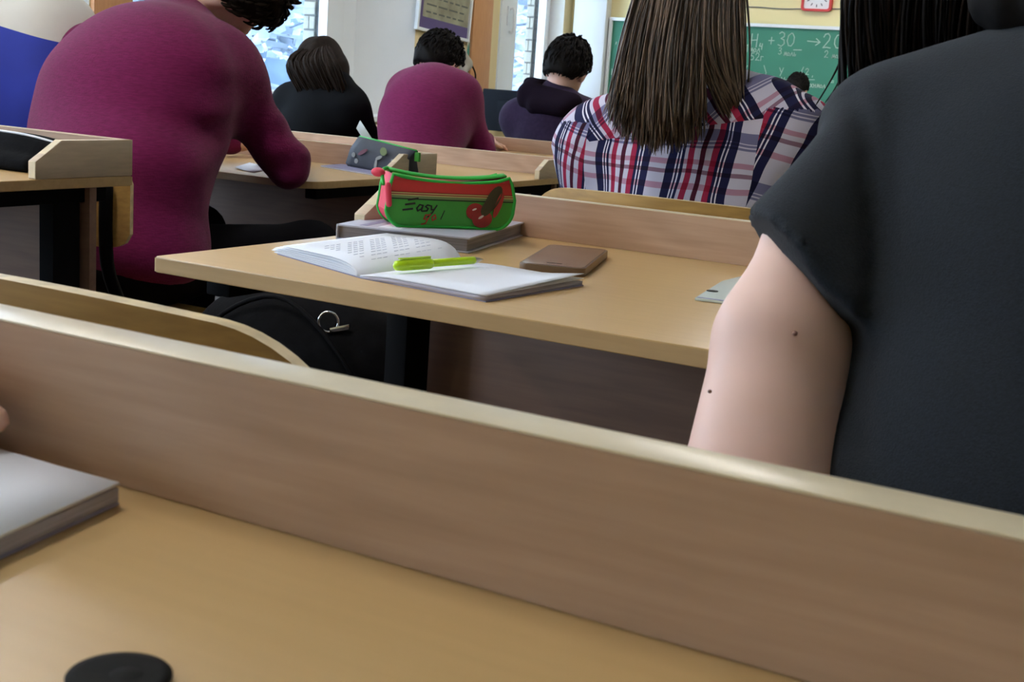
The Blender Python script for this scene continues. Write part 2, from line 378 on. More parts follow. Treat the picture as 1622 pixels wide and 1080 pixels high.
# ---- soft bodies: a smooth union of cones and ellipsoids, meshed by surface nets
def cone(a, b, ra, rb, k=None, cut=None): return dict(t='c', a=np.array(a, float), b=np.array(b, float), ra=ra, rb=rb, k=k, cut=cut)
def ell(c, r, X=(1, 0, 0), Z=(0, 0, 1), k=None, sub=False, cut=None):
    Z = np.array(Z, float); Z /= np.linalg.norm(Z); X = np.array(X, float); X -= Z * X.dot(Z); X /= np.linalg.norm(X)
    return dict(t='e', c=np.array(c, float), r=np.array(r, float), R=np.array([X, np.cross(Z, X), Z]), k=k, sub=sub, cut=cut)
def blob(name, prims, m, parent=None, k=0.03, vox=0.01, cuts=(), fold=None, matfn=None, bis=()):
    lo = np.full(3, 1e9); hi = -lo
    for p in prims:
        if p.get('sub'): continue
        if p['t'] == 'c': pts = [p['a'] - p['ra'], p['a'] + p['ra'], p['b'] - p['rb'], p['b'] + p['rb']]
        else: e = np.sqrt(((p['R'] * p['r'][:, None]) ** 2).sum(0)); pts = [p['c'] - e, p['c'] + e]
        p['lo'] = np.min(pts, 0); p['hi'] = np.max(pts, 0)
        lo = np.minimum(lo, p['lo']); hi = np.maximum(hi, p['hi'])
    pad = 3 * vox + k * 0.3; lo -= pad; hi += pad
    n = np.ceil((hi - lo) / vox).astype(int) + 1
    D = np.full(n, 0.25)
    ax = [lo[i] + vox * np.arange(n[i]) for i in range(3)]
    for p in prims:
        kk = p['k'] if p['k'] is not None else k
        if p.get('sub'): i0 = np.zeros(3, int); i1 = n
        else:
            i0 = np.maximum(np.floor((p['lo'] - lo - kk) / vox).astype(int) - 2, 0); i1 = np.minimum(np.ceil((p['hi'] - lo + kk) / vox).astype(int) + 3, n)
        sl = tuple(slice(a, b) for a, b in zip(i0, i1))
        P = np.stack(np.meshgrid(*[ax[i][sl[i]] for i in range(3)], indexing='ij'), -1)
        if p['t'] == 'c':
            ba = p['b'] - p['a']; L = max(ba.dot(ba), 1e-12); q = P - p['a']
            h = np.clip(q @ ba / L, 0, 1)
            d = np.sqrt(((q - h[..., None] * ba) ** 2).sum(-1)) - (p['ra'] + (p['rb'] - p['ra']) * h)
        else:
            q = (P - p['c']) @ p['R'].T
            k0 = np.sqrt(((q / p['r']) ** 2).sum(-1)); k1 = np.sqrt(((q / p['r'] ** 2) ** 2).sum(-1)) + 1e-9
            d = k0 * (k0 - 1) / k1
        if p['cut'] is not None:
            pt, nn = np.array(p['cut'][0]), np.array(p['cut'][1], float); nn /= np.linalg.norm(nn)
            d = np.maximum(d, (P - pt) @ nn)
        S = D[sl]
        if p.get('sub'): D[sl] = np.maximum(S, -d); continue
        h = np.clip(0.5 + 0.5 * (S - d) / kk, 0, 1)
        D[sl] = S * (1 - h) + d * h - kk * h * (1 - h)
    if cuts or fold:
        P = np.stack(np.meshgrid(*ax, indexing='ij'), -1)
        if fold: D = D + fold(P)
        for pt, nn in cuts:
            nn = np.array(nn, float); nn /= np.linalg.norm(nn)
            D = np.maximum(D, (P - np.array(pt)) @ nn)
    for i in range(3):
        s0 = [slice(None)] * 3; s0[i] = slice(0, 1); D[tuple(s0)] = np.maximum(D[tuple(s0)], 0.01)
        s0[i] = slice(-1, None); D[tuple(s0)] = np.maximum(D[tuple(s0)], 0.01)
    s = D < 0
    cs = [(i, j, l) for i in (0, 1) for j in (0, 1) for l in (0, 1)]
    cnt = sum(s[i:n[0] - 1 + i, j:n[1] - 1 + j, l:n[2] - 1 + l].astype(int) for i, j, l in cs)
    act = (cnt > 0) & (cnt < 8); cells = np.argwhere(act)
    idx = np.full(act.shape, -1); idx[act] = np.arange(len(cells))
    acc = np.zeros((len(cells), 3)); num = np.zeros(len(cells))
    for a in cs:
        for axx in range(3):
            if a[axx]: continue
            b = list(a); b[axx] = 1
            da = D[tuple((cells + a).T)]; db = D[tuple((cells + b).T)]
            mk = (da < 0) != (db < 0); t = np.where(mk, da / np.where(mk, da - db, 1), 0)
            pos = np.array(a, float) + t[:, None] * (np.array(b) - np.array(a)); acc[mk] += pos[mk]; num[mk] += 1
    V = lo + vox * (cells + acc / num[:, None])
    Fs = []
    for axx in range(3):
        o1, o2 = [(1, 2), (2, 0), (0, 1)][axx]
        sa = [slice(None)] * 3; sb = [slice(None)] * 3; sa[axx] = slice(0, -1); sb[axx] = slice(1, None)
        ch = s[tuple(sa)] != s[tuple(sb)]; E = np.argwhere(ch)
        E = E[(E[:, o1] > 0) & (E[:, o2] > 0) & (E[:, o1] < n[o1] - 1) & (E[:, o2] < n[o2] - 1)]
        ins = s[tuple(E.T)]
        e1 = np.eye(3, dtype=int)[o1]; e2 = np.eye(3, dtype=int)[o2]
        q = np.stack([idx[tuple((E - e1 - e2).T)], idx[tuple((E - e2).T)], idx[tuple(E.T)], idx[tuple((E - e1).T)]], 1)
        q[~ins] = q[~ins][:, ::-1]; Fs.append(q)
    F = np.concatenate(Fs)
    me = bpy.data.meshes.new(name)
    me.from_pydata(V.tolist(), [], F.tolist()); me.update()
    for pt, nn in bis:
        bm = bmesh.new(); bm.from_mesh(me)
        bmesh.ops.bisect_plane(bm, geom=bm.verts[:] + bm.edges[:] + bm.faces[:], dist=1e-5, plane_co=pt, plane_no=nn)
        bm.to_mesh(me); bm.free()
    if matfn is not None:
        cen = np.empty(len(me.polygons) * 3); me.polygons.foreach_get('center', cen)
        me.polygons.foreach_set('material_index', matfn(cen.reshape(-1, 3)).astype(np.int32))
    return link(name, me, m, parent, True)
def wav(P, f, ph, d): return np.sin(f * (P @ np.array(d)) + ph)

# =================================================================== SETTING
def struct(o): o['kind'] = 'structure'; return o
struct(MB().box(XW - 0.5, XR, YB, YF, -0.1, 0).build('floor', 'floor_lino'))
struct(MB().box(XW - 0.5, XR, YB, YF, ZC, ZC + 0.1).build('ceiling', 'ceiling_paint'))
struct(MB().box(XW - 0.31, XR + 0.1, YF, YF + 0.2, 0, ZC).build('wall_front', 'front_wall_paint'))
struct(MB().box(XW - 0.5, XR + 0.1, YB - 0.2, YB, 0, ZC).build('wall_back', 'wall_paint'))
struct(MB().box(XR, XR + 0.1, YB, YF, 0, ZC).build('wall_right', 'wall_paint'))
wl = MB()
ys = [YB] + [v for y0, y1, g in WINDOWS for v in (y0 - 0.12, y1 + (0.36 if y1 < 9 else 0.03))] + [YF]
for i in range(0, len(ys), 2): wl.box(XW - (0.5 if i < len(ys) - 2 else 0.30), XW, ys[i], ys[i + 1], 0, ZC)
for y0, y1, g in WINDOWS:
    a, b = y0 - 0.12, y1 + (0.36 if y1 < 9 else 0.03)
    wl.box(XW - 0.5, XW, a, b, 0, SILL - 0.04); wl.box(XW - 0.5, XW, a, b, HEAD, ZC)
wall_left = struct(wl.build('wall_left', 'wall_paint'))
# outer brick jambs beside the glass, laid in courses
brick_me = None
for wi, (y0, y1, g) in enumerate(WINDOWS):
    if wi < 3: continue
    gy = (-5.9500,7.6122,1.1585)[1] if wi == 3 else (-5.8000,10.5040,1.2340)[1]
    dep = 0.10 if wi == 3 else 0.075
    b = MB().box(g - 0.06 - dep, g - 0.06, gy + 0.008, gy + 0.30, SILL - 0.04, HEAD).build('jamb_mortar', 'mortar', wall_left)
    z = SILL - 0.02; r = 0
    while z < 1.95:
        segs = [(0, dep)] if r % 2 else [(0, dep * 0.48), (dep * 0.52, dep)]
        for a0, a1 in segs:
            o = MB().box(g - 0.06 - a1, g - 0.06 - a0, gy - rnd.uniform(0, 0.004), gy + 0.12, z, z + 0.088).build('brick', 'silicate_brick', wall_left, bevel=0.004, seg=1)
        z += 0.099; r += 1
# white window reveals and sills, frames and panes
def window(i, y0, y1, g, left, right):
    w = struct(MB().box(g - 0.035, g + 0.035, y0, y1, SILL, SILL + 0.07).box(g - 0.035, g + 0.035, y0, y1, HEAD - 0.07, HEAD)
               .box(g - 0.035, g + 0.035, y0, y0 + left[0], SILL + 0.07, HEAD - 0.07).box(g - 0.035, g + 0.035, y1 - right[0], y1, SILL + 0.07, HEAD - 0.07).build('window_%d' % i, 'upvc', bevel=0.004))
    sash = MB()
    a, b = y0 + left[0], y1 - right[0]
    for c0, c1 in ((a, a + left[1]), (b - right[1], b)): sash.box(g - 0.025, g + 0.05, c0 + 0.002, c1 - 0.002, SILL + 0.072, HEAD - 0.072)
    sash.box(g - 0.025, g + 0.05, a, b, SILL + 0.072, SILL + 0.14); sash.box(g - 0.025, g + 0.05, a, b, HEAD - 0.14, HEAD - 0.072)
    if y1 - y0 > 1.4:
        m = (a + b) / 2 - 0.3
        sash.box(g - 0.025, g + 0.05, m - 0.06, m + 0.06, SILL + 0.14, HEAD - 0.14)
    sash.build('sash', 'upvc', w, bevel=0.004)
    MB().box(g - 0.004, g + 0.004, a + left[1], b - right[1], SILL + 0.14, HEAD - 0.14).build('pane', 'glass_pane', w)
    MB().box(g + 0.03, XW + 0.10, y0 - 0.1, y1 + (0.34 if y1 < 9 else 0.02), SILL - 0.04, SILL).build('sill', 'upvc', w, bevel=0.006)
    return w
for i, (y0, y1, g) in enumerate(WINDOWS):
    if i < 3: window(i + 1, y0, y1, g, (0.07, 0.08), (0.07, 0.08))
y1 = 7.97; f1 = (-5.9500,7.6122,1.1585)[1]
window(4, 5.6, y1, -5.95, (0.07, 0.08), (0.16, y1 - 0.16 - f1))
w4 = window(5, 9.66, 10.62, -5.80, (0.09, (-5.8000,10.0154,1.2078)[1] - 9.75), (0.05, 10.57 - (-5.8000,10.5155,1.2346)[1]))
# splayed white reveal beside each window
for i, (y0, y1, g) in enumerate(WINDOWS):
    m = MB()
    yo = y1 + (0.36 if y1 < 9 else 0.03)
    m.prism([(g + 0.035, y1, SILL), (XW + 0.002, yo, SILL), (XW - 0.02, yo + 0.02, SILL), (g - 0.035, y1 + 0.02, SILL)], (0, 0, HEAD - SILL))
    m.prism([(g + 0.035, y0, SILL), (XW + 0.002, y0 - 0.12, SILL), (XW - 0.02, y0 - 0.14, SILL), (g - 0.035, y0 - 0.02, SILL)], (0, 0, HEAD - SILL))
    struct(m.build('trim_%d' % (i + 1), 'white_paint'))
# window handle
hp = (-5.7500,9.9438,1.4144)
MB().tube(catmull([(-5.745, hp[1] - 0.07, hp[2] + 0.07), (-5.70, hp[1] - 0.07, hp[2] + 0.07), (-5.70, hp[1] - 0.07, hp[2] - 0.10), (-5.735, hp[1] - 0.07, hp[2] - 0.11)], 5), 0.011, 8).build('handle', 'upvc', w4, True)
MB().box(-5.75, -5.738, hp[1] - 0.10, hp[1] - 0.04, hp[2] - 0.06, hp[2] + 0.10).build('handle_plate', 'upvc', w4, bevel=0.004)
# vertical wooden boards on the piers
struct(MB().box(XW, XW + 0.03, (-5.6100,9.0924,1.0209)[1], (-5.6100,9.3826,1.0331)[1], 0.1, 2.9).build('trim_8', 'orange_wood', bevel=0.003))
struct(MB().box(XW, XW + 0.03, 5.22, 5.50, 0.1, 2.9).build('trim_6', 'orange_wood', bevel=0.003))
# white pilaster on the front wall beside the board
struct(MB().box((-5.5683,10.7000,1.3101)[0], (-5.2517,10.7000,1.3241)[0], YF - 0.10, YF, 0, ZC).build('trim_7', 'white_paint', bevel=0.01))
struct(MB().box(XW, XW + 0.02, YB, YF, 0, 0.08).build('baseboard_left', 'orange_wood'))
struct(MB().box(XW, XR, YF - 0.02, YF, 0, 0.08).build('baseboard_front', 'orange_wood'))

# added unseen slab over the windows, keeps sky light off the brick jambs
struct(MB().box(-7.9, XW - 0.5, YB, YF + 0.2, 2.78, 2.95).build('trim_9', 'mortar'))
# ---- outside: snow, trees, a pale facade across the yard
tag(MB().box(-60, XW - 0.52, -40, 60, -0.7, -0.5).build('snow_ground', 'snow'), 'white snow lying on the yard outside the windows', 'snow', kind='stuff')
def tree(x, y, h, seed, label):
    R = random.Random(seed)
    t = thing('snowy_tree', label, 'tree', (x, y, -0.5), 'snowy trees outside the windows')
    tr = MB(); sn = MB()
    tr.tube([(x, y, -0.5), (x + R.uniform(-.1, .1), y, h * .5), (x + R.uniform(-.3, .3), y + R.uniform(-.3, .3), h)], [0.11, 0.08, 0.02], 8)
    for i in range(150):
        z = R.uniform(0.05, 0.95) * h; a = R.uniform(0, 6.283); l = R.uniform(0.5, 1.5) * (1.1 - z / h * 0.6)
        p = Vector((x, y, z)); d = Vector((math.cos(a), math.sin(a), R.uniform(-0.1, 0.55)))
        q = p + d * l * 0.6; e = p + d * l + Vector((0, 0, -0.25 * l))
        tr.tube([p, q, e], [0.018, 0.012, 0.005], 4)
        for j in range(7):
            f = R.uniform(0.25, 1); c = p.lerp(q, f * 1.6) if f < 0.6 else q.lerp(e, (f - 0.6) / 0.4)
            s = R.uniform(0.03, 0.10)
            sn.obox(c + Vector((0, 0, 0.02)), ((d.x, d.y, d.z - 0.3), (-d.y, d.x, R.uniform(-.3, .3)), (R.uniform(-.3, .3), R.uniform(-.3, .3), 1)), (s * 1.8, s * 0.7, s * 0.4))
            if j < 3:
                dd = Vector((R.uniform(-1, 1), R.uniform(-1, 1), R.uniform(-0.5, 0.4))).normalized() * R.uniform(0.15, 0.45)
                tr.tube([c, c + dd], [0.006, 0.003], 3); sn.obox(c + dd * 0.6 + Vector((0, 0, 0.012)), (dd, dd.orthogonal(), dd.cross(dd.orthogonal())), (dd.length * 0.4, 0.018, 0.016))
    tr.build('trunk', 'bark', t); sn.build('snow_load', 'tree_snow', t, recalc=False)
tree(-9.6, 10.8, 5.0, 1, 'bare snowy tree outside the left window, nearest its brick jamb')
tree(-13.4, 9.0, 5.5, 2, 'bare snowy tree outside the left window, left of the nearest tree')
tree(-12.5, 12.6, 6.0, 3, 'taller bare snowy tree further back outside the left window')
tree(-9.6, 18.3, 5.0, 4, 'bare snowy tree outside the narrow window near the chalkboard')
tree(-12.4, 21.0, 6.0, 5, 'bare snowy tree far behind the narrow window near the chalkboard')
for i in range(16, 35):
    fx_, fy_ = (-18.2 if i % 2 else -21.6), -14 + i * 1.7
    hh_ = 4.6 + 1.2 * math.sin(i * 1.7)
    tag(base_origin(blob('forest_tree', [cone((fx_, fy_, -0.5), (fx_, fy_, 0.9), 0.25, 0.25), cone((fx_, fy_, 0.95), (fx_, fy_, hh_), 1.25, 0.12)], 'dark_forest', None, 0.1, 0.16, cuts=[((0, 0, -0.49), (0, 0, -1))], fold=lambda P: 0.10 * np.sin(5 * P[..., 2] + 3 * np.sin(3 * P[..., 1] + i)) + 0.06 * np.sin(13 * P[..., 1]) * np.sin(11 * P[..., 2] + 7 * P[..., 0]))),
        'dark fir in the belt of trees beyond the snowy yard', 'tree', 'dark firs beyond the yard')
fac = thing('facade', 'pale brick building across the snowy yard behind the trees', 'building', (-29, 20, -0.5))
MB().box(-31, -29, -20, 60, -0.5, 3.4).build('wall', 'far_facade', fac)
fw = None
for i in range(16):
    if fw is None: fw = MB().box(-29.05, -28.95, -10, -8.4, 0.6, 2.4).build('window', 'black_gloss', fac)
    else:
        o = fw.copy(); C.objects.link(o); o.location = (0, i * 3.4, 0)
MB().box(-31.3, -28.7, -20, 60, 3.4, 3.6).build('roof', 'snow', fac)

# ---- unseen ceiling luminaires, added to fill and steer the room light
lamp0 = None
for lx, ly, lab in ((-4.4, -2.2, 'added fill luminaire by the rear windows, nearest the back wall'), (-4.4, 0.6, 'added fill luminaire by the windows, second from the back wall'), (-4.4, 3.4, 'added fill luminaire by the windows, third from the back wall'),
                    (-1.8, 0.6, 'added fill luminaire in the middle of the room above the nearest desk'), (-1.8, 6.0, 'added fill luminaire in the middle of the room, second from the chalkboard'), (-3.4, 9.0, 'added fill luminaire nearest the chalkboard, on its left'), (-0.8, 9.0, 'added fill luminaire nearest the chalkboard, on its right')):
    if True:
        if lamp0 is None:
            lamp0 = thing('fill_light', lab, 'lamp', (lx, ly, ZC - 0.08), 'added fill luminaires')
            MB().box(lx - 0.14, lx + 0.14, ly - 0.62, ly + 0.62, ZC - 0.05, ZC).build('housing', 'lamp_housing', lamp0, bevel=0.005)
            MB().box(lx - 0.12, lx + 0.12, ly - 0.60, ly + 0.60, ZC - 0.08, ZC - 0.05).build('diffuser', 'fill_glow', lamp0, bevel=0.01)
        else:
            o = copy_tree(lamp0); o.location = (lx, ly, ZC - 0.08); o['label'] = lab

# =================================================================== FRONT OF THE CLASS
GL = {  # single-line handwriting, unit height
 'C': [[(.55, .85), (.4, 1), (.2, .95), (.05, .65), (.05, .3), (.2, .03), (.4, 0), (.58, .15)]],
 'H': [[(.08, 1), (.05, 0)], [(.55, 1), (.5, 0)], [(.06, .5), (.53, .55)]],
 'O': [[(.35, 1), (.12, .8), (.05, .4), (.18, .05), (.4, .02), (.58, .3), (.6, .7), (.45, .97), (.35, 1)]],
 '2': [[(.05, .75), (.15, .95), (.35, 1), (.5, .82), (.45, .55), (.1, .08), (.06, .02), (.3, .06), (.58, .02)]],
 '3': [[(.08, .88), (.25, 1), (.45, .9), (.45, .68), (.22, .54), (.46, .45), (.5, .2), (.3, 0), (.05, .1)]],
 '4': [[(.15, .95), (.05, .5), (.5, .5)], [(.5, .9), (.45, 0)]],
 '5': [[(.5, .97), (.15, .95), (.1, .55), (.35, .6), (.5, .35), (.38, .05), (.06, .05)]],
 '+': [[(.3, .8), (.28, .2)], [(.05, .5), (.55, .52)]],
 '>': [[(0, .5), (1.0, .45)], [(.72, .72), (1.05, .45), (.7, .2)]],
 '-': [[(.0, .3), (.55, .33)]], '=': [[(0, .6), (.5, .62)], [(0, .35), (.5, .37)]],
 '_': [[(0, -.1), (1.3, -.06)]],
 'm': [[(.05, 0), (.2, .6), (.3, .1), (.45, .6), (.55, 0)]],
 'o': [[(.25, .55), (.08, .35), (.15, .05), (.35, .05), (.45, .35), (.25, .55)]],
 'l': [[(.0, 0), (.15, .3), (.3, .58), (.45, 0)]],
 'b': [[(.1, .6), (.08, .02), (.35, .05), (.38, .28), (.1, .3)]],
 'g': [[(.08, 0), (.1, .55), (.4, .55)]],
 'Y': [[(.05, 1), (.28, .5)], [(.55, 1), (.2, 0)]],
 'v': [[(.02, .6), (.2, 0), (.45, .6)]], 'x': [[(0, .6), (.4, 0)], [(.4, .6), (0, 0)]],
 'n': [[(.05, .6), (.05, 0)], [(.05, .32), (.38, .32)], [(.4, .6), (.38, 0)]],
 '(': [[(.3, 1.1), (.1, .6), (.3, -.1)]], ')': [[(.05, 1.1), (.3, .5), (.08, -.1)]],
 ',': [[(.1, .1), (.05, -.12)]], '.': [[(.1, .03), (.12, 0)]], '1': [[(.05, .75), (.3, 1), (.28, 0)]],
 'M': [[(.02, 0), (.1, 1), (.35, .3), (.6, 1), (.65, 0)]],
}
def script(m, O, U, V, text, h, w, t, sp=0.72):
    """lay handwriting from O along U"""
    U = Vector(U).normalized(); V = Vector(V).normalized(); x = 0
    for ch in text:
        if ch in GL: m.strokes(Vector(O) + U * x, U * h, V * h, GL[ch], w, t)
        x += h * (sp * (1.5 if ch in '>' else 1) * (0.8 if ch.islower() else 1))
    return m
board_y = YF - 0.045
bx0 = (-5.2385,10.7500,1.5219)[0]
board = thing('chalkboard', 'green chalkboard with chemistry equations on the front wall', 'chalkboard', (bx0 + 1.9, YF, 0.75))
bz1 = (-3.9912,10.7500,1.5058)[2]; bz0 = 0.62
MB().box(bx0, bx0 + 3.8, board_y + 0.012, YF - 0.001, bz0, bz1).build('board_surface', 'board_green', board)
fr = MB(); fw_ = 0.028
for a in ((bx0, bx0 + 3.8, bz1 - fw_, bz1), (bx0, bx0 + 3.8, bz0, bz0 + fw_), (bx0, bx0 + fw_, bz0 + fw_, bz1 - fw_), (bx0 + 3.8 - fw_, bx0 + 3.8, bz0 + fw_, bz1 - fw_)):
    fr.box(a[0], a[1], board_y - 0.012, board_y + 0.014, a[2], a[3])
fr.build('frame', 'upvc', board, bevel=0.003)
def chalk(px0, text, h, w=0.008):
    script(MB(), px0, (1, 0, 0), (0, 0, 1), text, h, w, 0.002).build('chalk_writing', 'chalk', board, recalc=False)
chalk((-5.1195,10.7670,1.2690), 'C', 0.105); chalk((-5.1237,10.7670,1.1822), 'mol', 0.05)
chalk((-5.1702,10.7670,1.2883), ',', 0.08); chalk((-5.1885,10.7670,1.0153), 'n', 0.08)
chalk((-4.0543,10.7670,1.3088), '2', 0.05); chalk((-3.9327,10.7670,1.3146), 'H', 0.105); chalk((-3.8538,10.7670,1.2978), '4', 0.05)
chalk((-3.7804,10.7670,1.3269), '+', 0.09); chalk((-3.6994,10.7670,1.3307), '3', 0.115); chalk((-3.6243,10.7670,1.3343), 'O', 0.105); chalk((-3.5575,10.7670,1.3121), '_', 0.05)
chalk((-3.4481,10.7670,1.3325), '>', 0.10); chalk((-3.3219,10.7670,1.3336), '2', 0.115); chalk((-3.2286,10.7670,1.3380), 'C', 0.105); chalk((-3.1406,10.7670,1.3373), 'O', 0.10); chalk((-3.0623,10.7670,1.3262), '2', 0.05); chalk((-2.9813,10.7670,1.3302), '+2H', 0.105); chalk((-2.8186,10.7670,1.3186), '2', 0.05); chalk((-2.7807,10.7670,1.3351), 'O', 0.105)
chalk((-3.9724,10.7670,1.2714), '1', 0.06, 0.006); chalk((-3.9339,10.7670,1.2733), 'mol', 0.055, 0.006)
chalk((-3.9212,10.7670,1.2070), '52g', 0.06, 0.006)
chalk((-3.6867,10.7670,1.2652), '3', 0.055, 0.006); chalk((-3.6373,10.7670,1.2575), 'molb', 0.048, 0.006)
chalk((-3.2977,10.7670,1.2597), '2', 0.055, 0.006); chalk((-3.2348,10.7670,1.2579), 'molb', 0.048, 0.006)
chalk((-3.9709,10.7670,1.0489), '(', 0.10, 0.006); chalk((-3.8612,10.7670,1.0606), 'n', 0.07, 0.006); chalk((-3.8005,10.7670,1.0590), ')', 0.10, 0.006); chalk((-3.7341,10.7670,1.0527), '=', 0.05, 0.006)
chalk((-3.6623,10.7670,1.0928), 'Y', 0.065, 0.006); chalk((-3.6816,10.7670,1.0712), '_', 0.075, 0.006); chalk((-3.6394,10.7670,1.0327), 'M', 0.05, 0.006)
chalk((-3.4758,10.7670,1.1087), '(', 0.06, 0.006); chalk((-3.4394,10.7670,1.1159), '2', 0.05, 0.006); chalk((-3.3797,10.7670,1.1041), ',', 0.05, 0.006); chalk((-3.4730,10.7670,1.0835), '_', 0.09, 0.006)
chalk((-3.4191,10.7670,1.0308), ',', 0.05, 0.006); chalk((-3.3857,10.7670,1.0177), 'xnmol', 0.045, 0.006)
chalk((-3.2209,10.7670,1.0480), '=', 0.05, 0.006); chalk((-3.1588,10.7670,1.0518), '2', 0.05, 0.006)
MB().box(bx0, bx0 + 3.8, board_y - 0.07, board_y - 0.012, bz0 - 0.02, bz0 + 0.005).build('chalk_tray', 'upvc', board, bevel=0.003)

# clock
cx, cz = ((-3.5336,10.7700,1.7049)[0] + (-3.2835,10.7700,1.7126)[0]) / 2, (-3.3924,10.7700,1.6200)[2] + 0.125
clock = thing('wall_clock', 'red framed square wall clock above the chalkboard', 'clock', (cx, YF, cz - 0.125))
def rr(cx, cz, h, r): return [(a, b) for q, (sx, sz) in enumerate(((1, 1), (-1, 1), (-1, -1), (1, -1))) for a, b in arc((cx + sx * (h - r), cz + sz * (h - r)), r, q * math.pi / 2, (q + 1) * math.pi / 2, 5)]
o_, i_ = rr(cx, cz, 0.125, 0.03), rr(cx, cz, 0.106, 0.018)
m = MB(); n = len(o_)
V = [(a, YF - 0.04, b) for a, b in o_] + [(a, YF - 0.04, b) for a, b in i_] + [(a, YF - 0.001, b) for a, b in o_] + [(a, YF - 0.022, b) for a, b in i_]
F = []
for k in range(n):
    j = (k + 1) % n
    F += [(k, j, n + j, n + k), (k, 2 * n + k, 2 * n + j, j), (n + k, n + j, 3 * n + j, 3 * n + k)]
m.add(V, F).build('frame', 'clock_red', clock)
MB().prism([(a, YF - 0.024, b) for a, b in i_], (0, 0.02, 0)).build('dial', 'clock_face', clock)
for k in range(12):
    a = k * math.pi / 6; MB().obox((cx + 0.082 * math.sin(a), YF - 0.0245, cz + 0.082 * math.cos(a)), ((math.sin(a), 0, math.cos(a)), (math.cos(a), 0, -math.sin(a)), (0, 1, 0)), (0.011, 0.004, 0.0006)).build('hour_mark', 'clock_ink', clock)
for ln, wd, ang in ((0.05, 0.004, 0.9), (0.075, 0.003, 4.4)):
    MB().obox((cx + ln / 2 * math.sin(ang), YF - 0.027, cz + ln / 2 * math.cos(ang)), ((math.sin(ang), 0, math.cos(ang)), (math.cos(ang), 0, -math.sin(ang)), (0, 1, 0)), (ln / 2, wd, 0.001)).build('hand', 'print_black', clock)
w0, w1_ = (-4.1842,10.7900,1.6093), (-3.5440,10.7900,1.6462)
tag(base_origin(MB().tube(catmull([(-4.4110,10.7930,1.5966), (-3.9933,10.7930,1.6365), (-3.7197,10.7930,1.6305), (-3.4911,10.7930,1.6382), (-3.2721,10.7930,1.6457), (-2.9907,10.7930,1.6454), (-2.5689,10.7930,1.6408)], 5), 0.004, 6).build('wall_cable', 'clock_ink', None, True)), 'thin grey cable running along the front wall past the clock', 'cable')

# poster on the pier, hanging a little askew
po = (-5.6000,8.3000,1.2337); pt = thing('wall_poster', 'framed poster with a violet band hanging askew between the windows', 'poster', (-5.63, po[1] + 0.4, po[2]))
PU = Vector((0, (-5.6000,9.0372,1.1935)[1] - po[1], (-5.6000,9.0372,1.1935)[2] - po[2] - 0.015)); PW = PU.length; PU.normalize(); PV = Vector((0, -PU.z, PU.y)); PN = Vector((1, 0, 0)); PH = 0.62
def pq(u, v, d): return Vector((-5.632, po[1], po[2])) + PU * u + PV * v + PN * d
def pbox(m, u0, u1, v0, v1, d0, d1): return m.obox((pq(u0, v0, d0) + pq(u1, v1, d1)) / 2, (PU, PV, PN), ((u1 - u0) / 2, (v1 - v0) / 2, (d1 - d0) / 2))
pbox(MB(), 0.01, PW - 0.01, 0.01, PH - 0.01, 0.002, 0.014).build('sheet', 'poster_sheet', pt)
for a in ((0, PW, 0, 0.022), (0, PW, PH - 0.022, PH), (0, 0.022, 0.022, PH - 0.022), (PW - 0.022, PW, 0.022, PH - 0.022)):
    pbox(MB(), a[0], a[1], a[2], a[3], 0, 0.03).build('frame_bar', 'upvc', pt, bevel=0.002)
pbox(MB(), 0.024, PW - 0.024, 0.024, 0.105, 0.014, 0.016).build('violet_band', 'poster_purple', pt)
pbox(MB(), 0.024, 0.075, 0.105, PH - 0.024, 0.014, 0.016).build('violet_margin', 'poster_purple', pt)
tx = MB(); R_ = random.Random(4)
for k in range(7):
    v = 0.14 + k * 0.055; u = 0.12
    while u < PW - 0.12:
        l = R_.uniform(0.04, 0.14); pbox(tx, u, min(u + l, PW - 0.05), v, v + 0.012, 0.014, 0.0155); u += l + 0.03
tx.build('text_lines', 'poster_text', pt)
# pale device with a black cable on the wall by the poster
dv = thing('wall_device', 'pale grey curved device with black cable beneath the poster', 'device', (-5.5000,8.7921,1.0379))
blob('body', [cone((-5.5200,8.7149,1.1228), (-5.5000,8.8415,1.0068), 0.055, 0.05), cone((-5.5000,8.7122,1.1049), (-5.4600,8.6284,1.0468), 0.04, 0.03), cone((-5.5000,8.8404,1.0163), (-5.4800,8.7692,0.9576), 0.045, 0.035)], 'device_grey', dv, 0.02, 0.008)
MB().tube(catmull([(-5.4800,8.8254,1.0262), (-5.4600,8.8705,0.9959), (-5.4400,8.8926,0.9262), (-5.4400,8.8759,0.8299), (-5.4600,8.8919,0.7328)], 6), 0.007, 6).build('cable', 'black_cap', dv, True)
MB().box(-5.62, -5.50, (-5.5500,8.8238,1.0605)[1] - 0.03, (-5.5500,8.8238,1.0605)[1] + 0.03, (-5.5500,8.8238,1.0605)[2] - 0.04, (-5.5500,8.8238,1.0605)[2] + 0.02).build('bracket', 'device_grey', dv, bevel=0.006)
# mirror strip on the pier
tag(base_origin(MB().box(-5.636, -5.622, (-5.6300,9.0400,1.0177)[1], (-5.6300,9.1153,1.0208)[1], (-5.6300,9.1072,0.8438)[2], (-5.6300,9.0658,1.2034)[2]).build('mirror_strip', 'chrome', None, bevel=0.002)), 'narrow mirror strip on the wall beside the orange board', 'mirror')

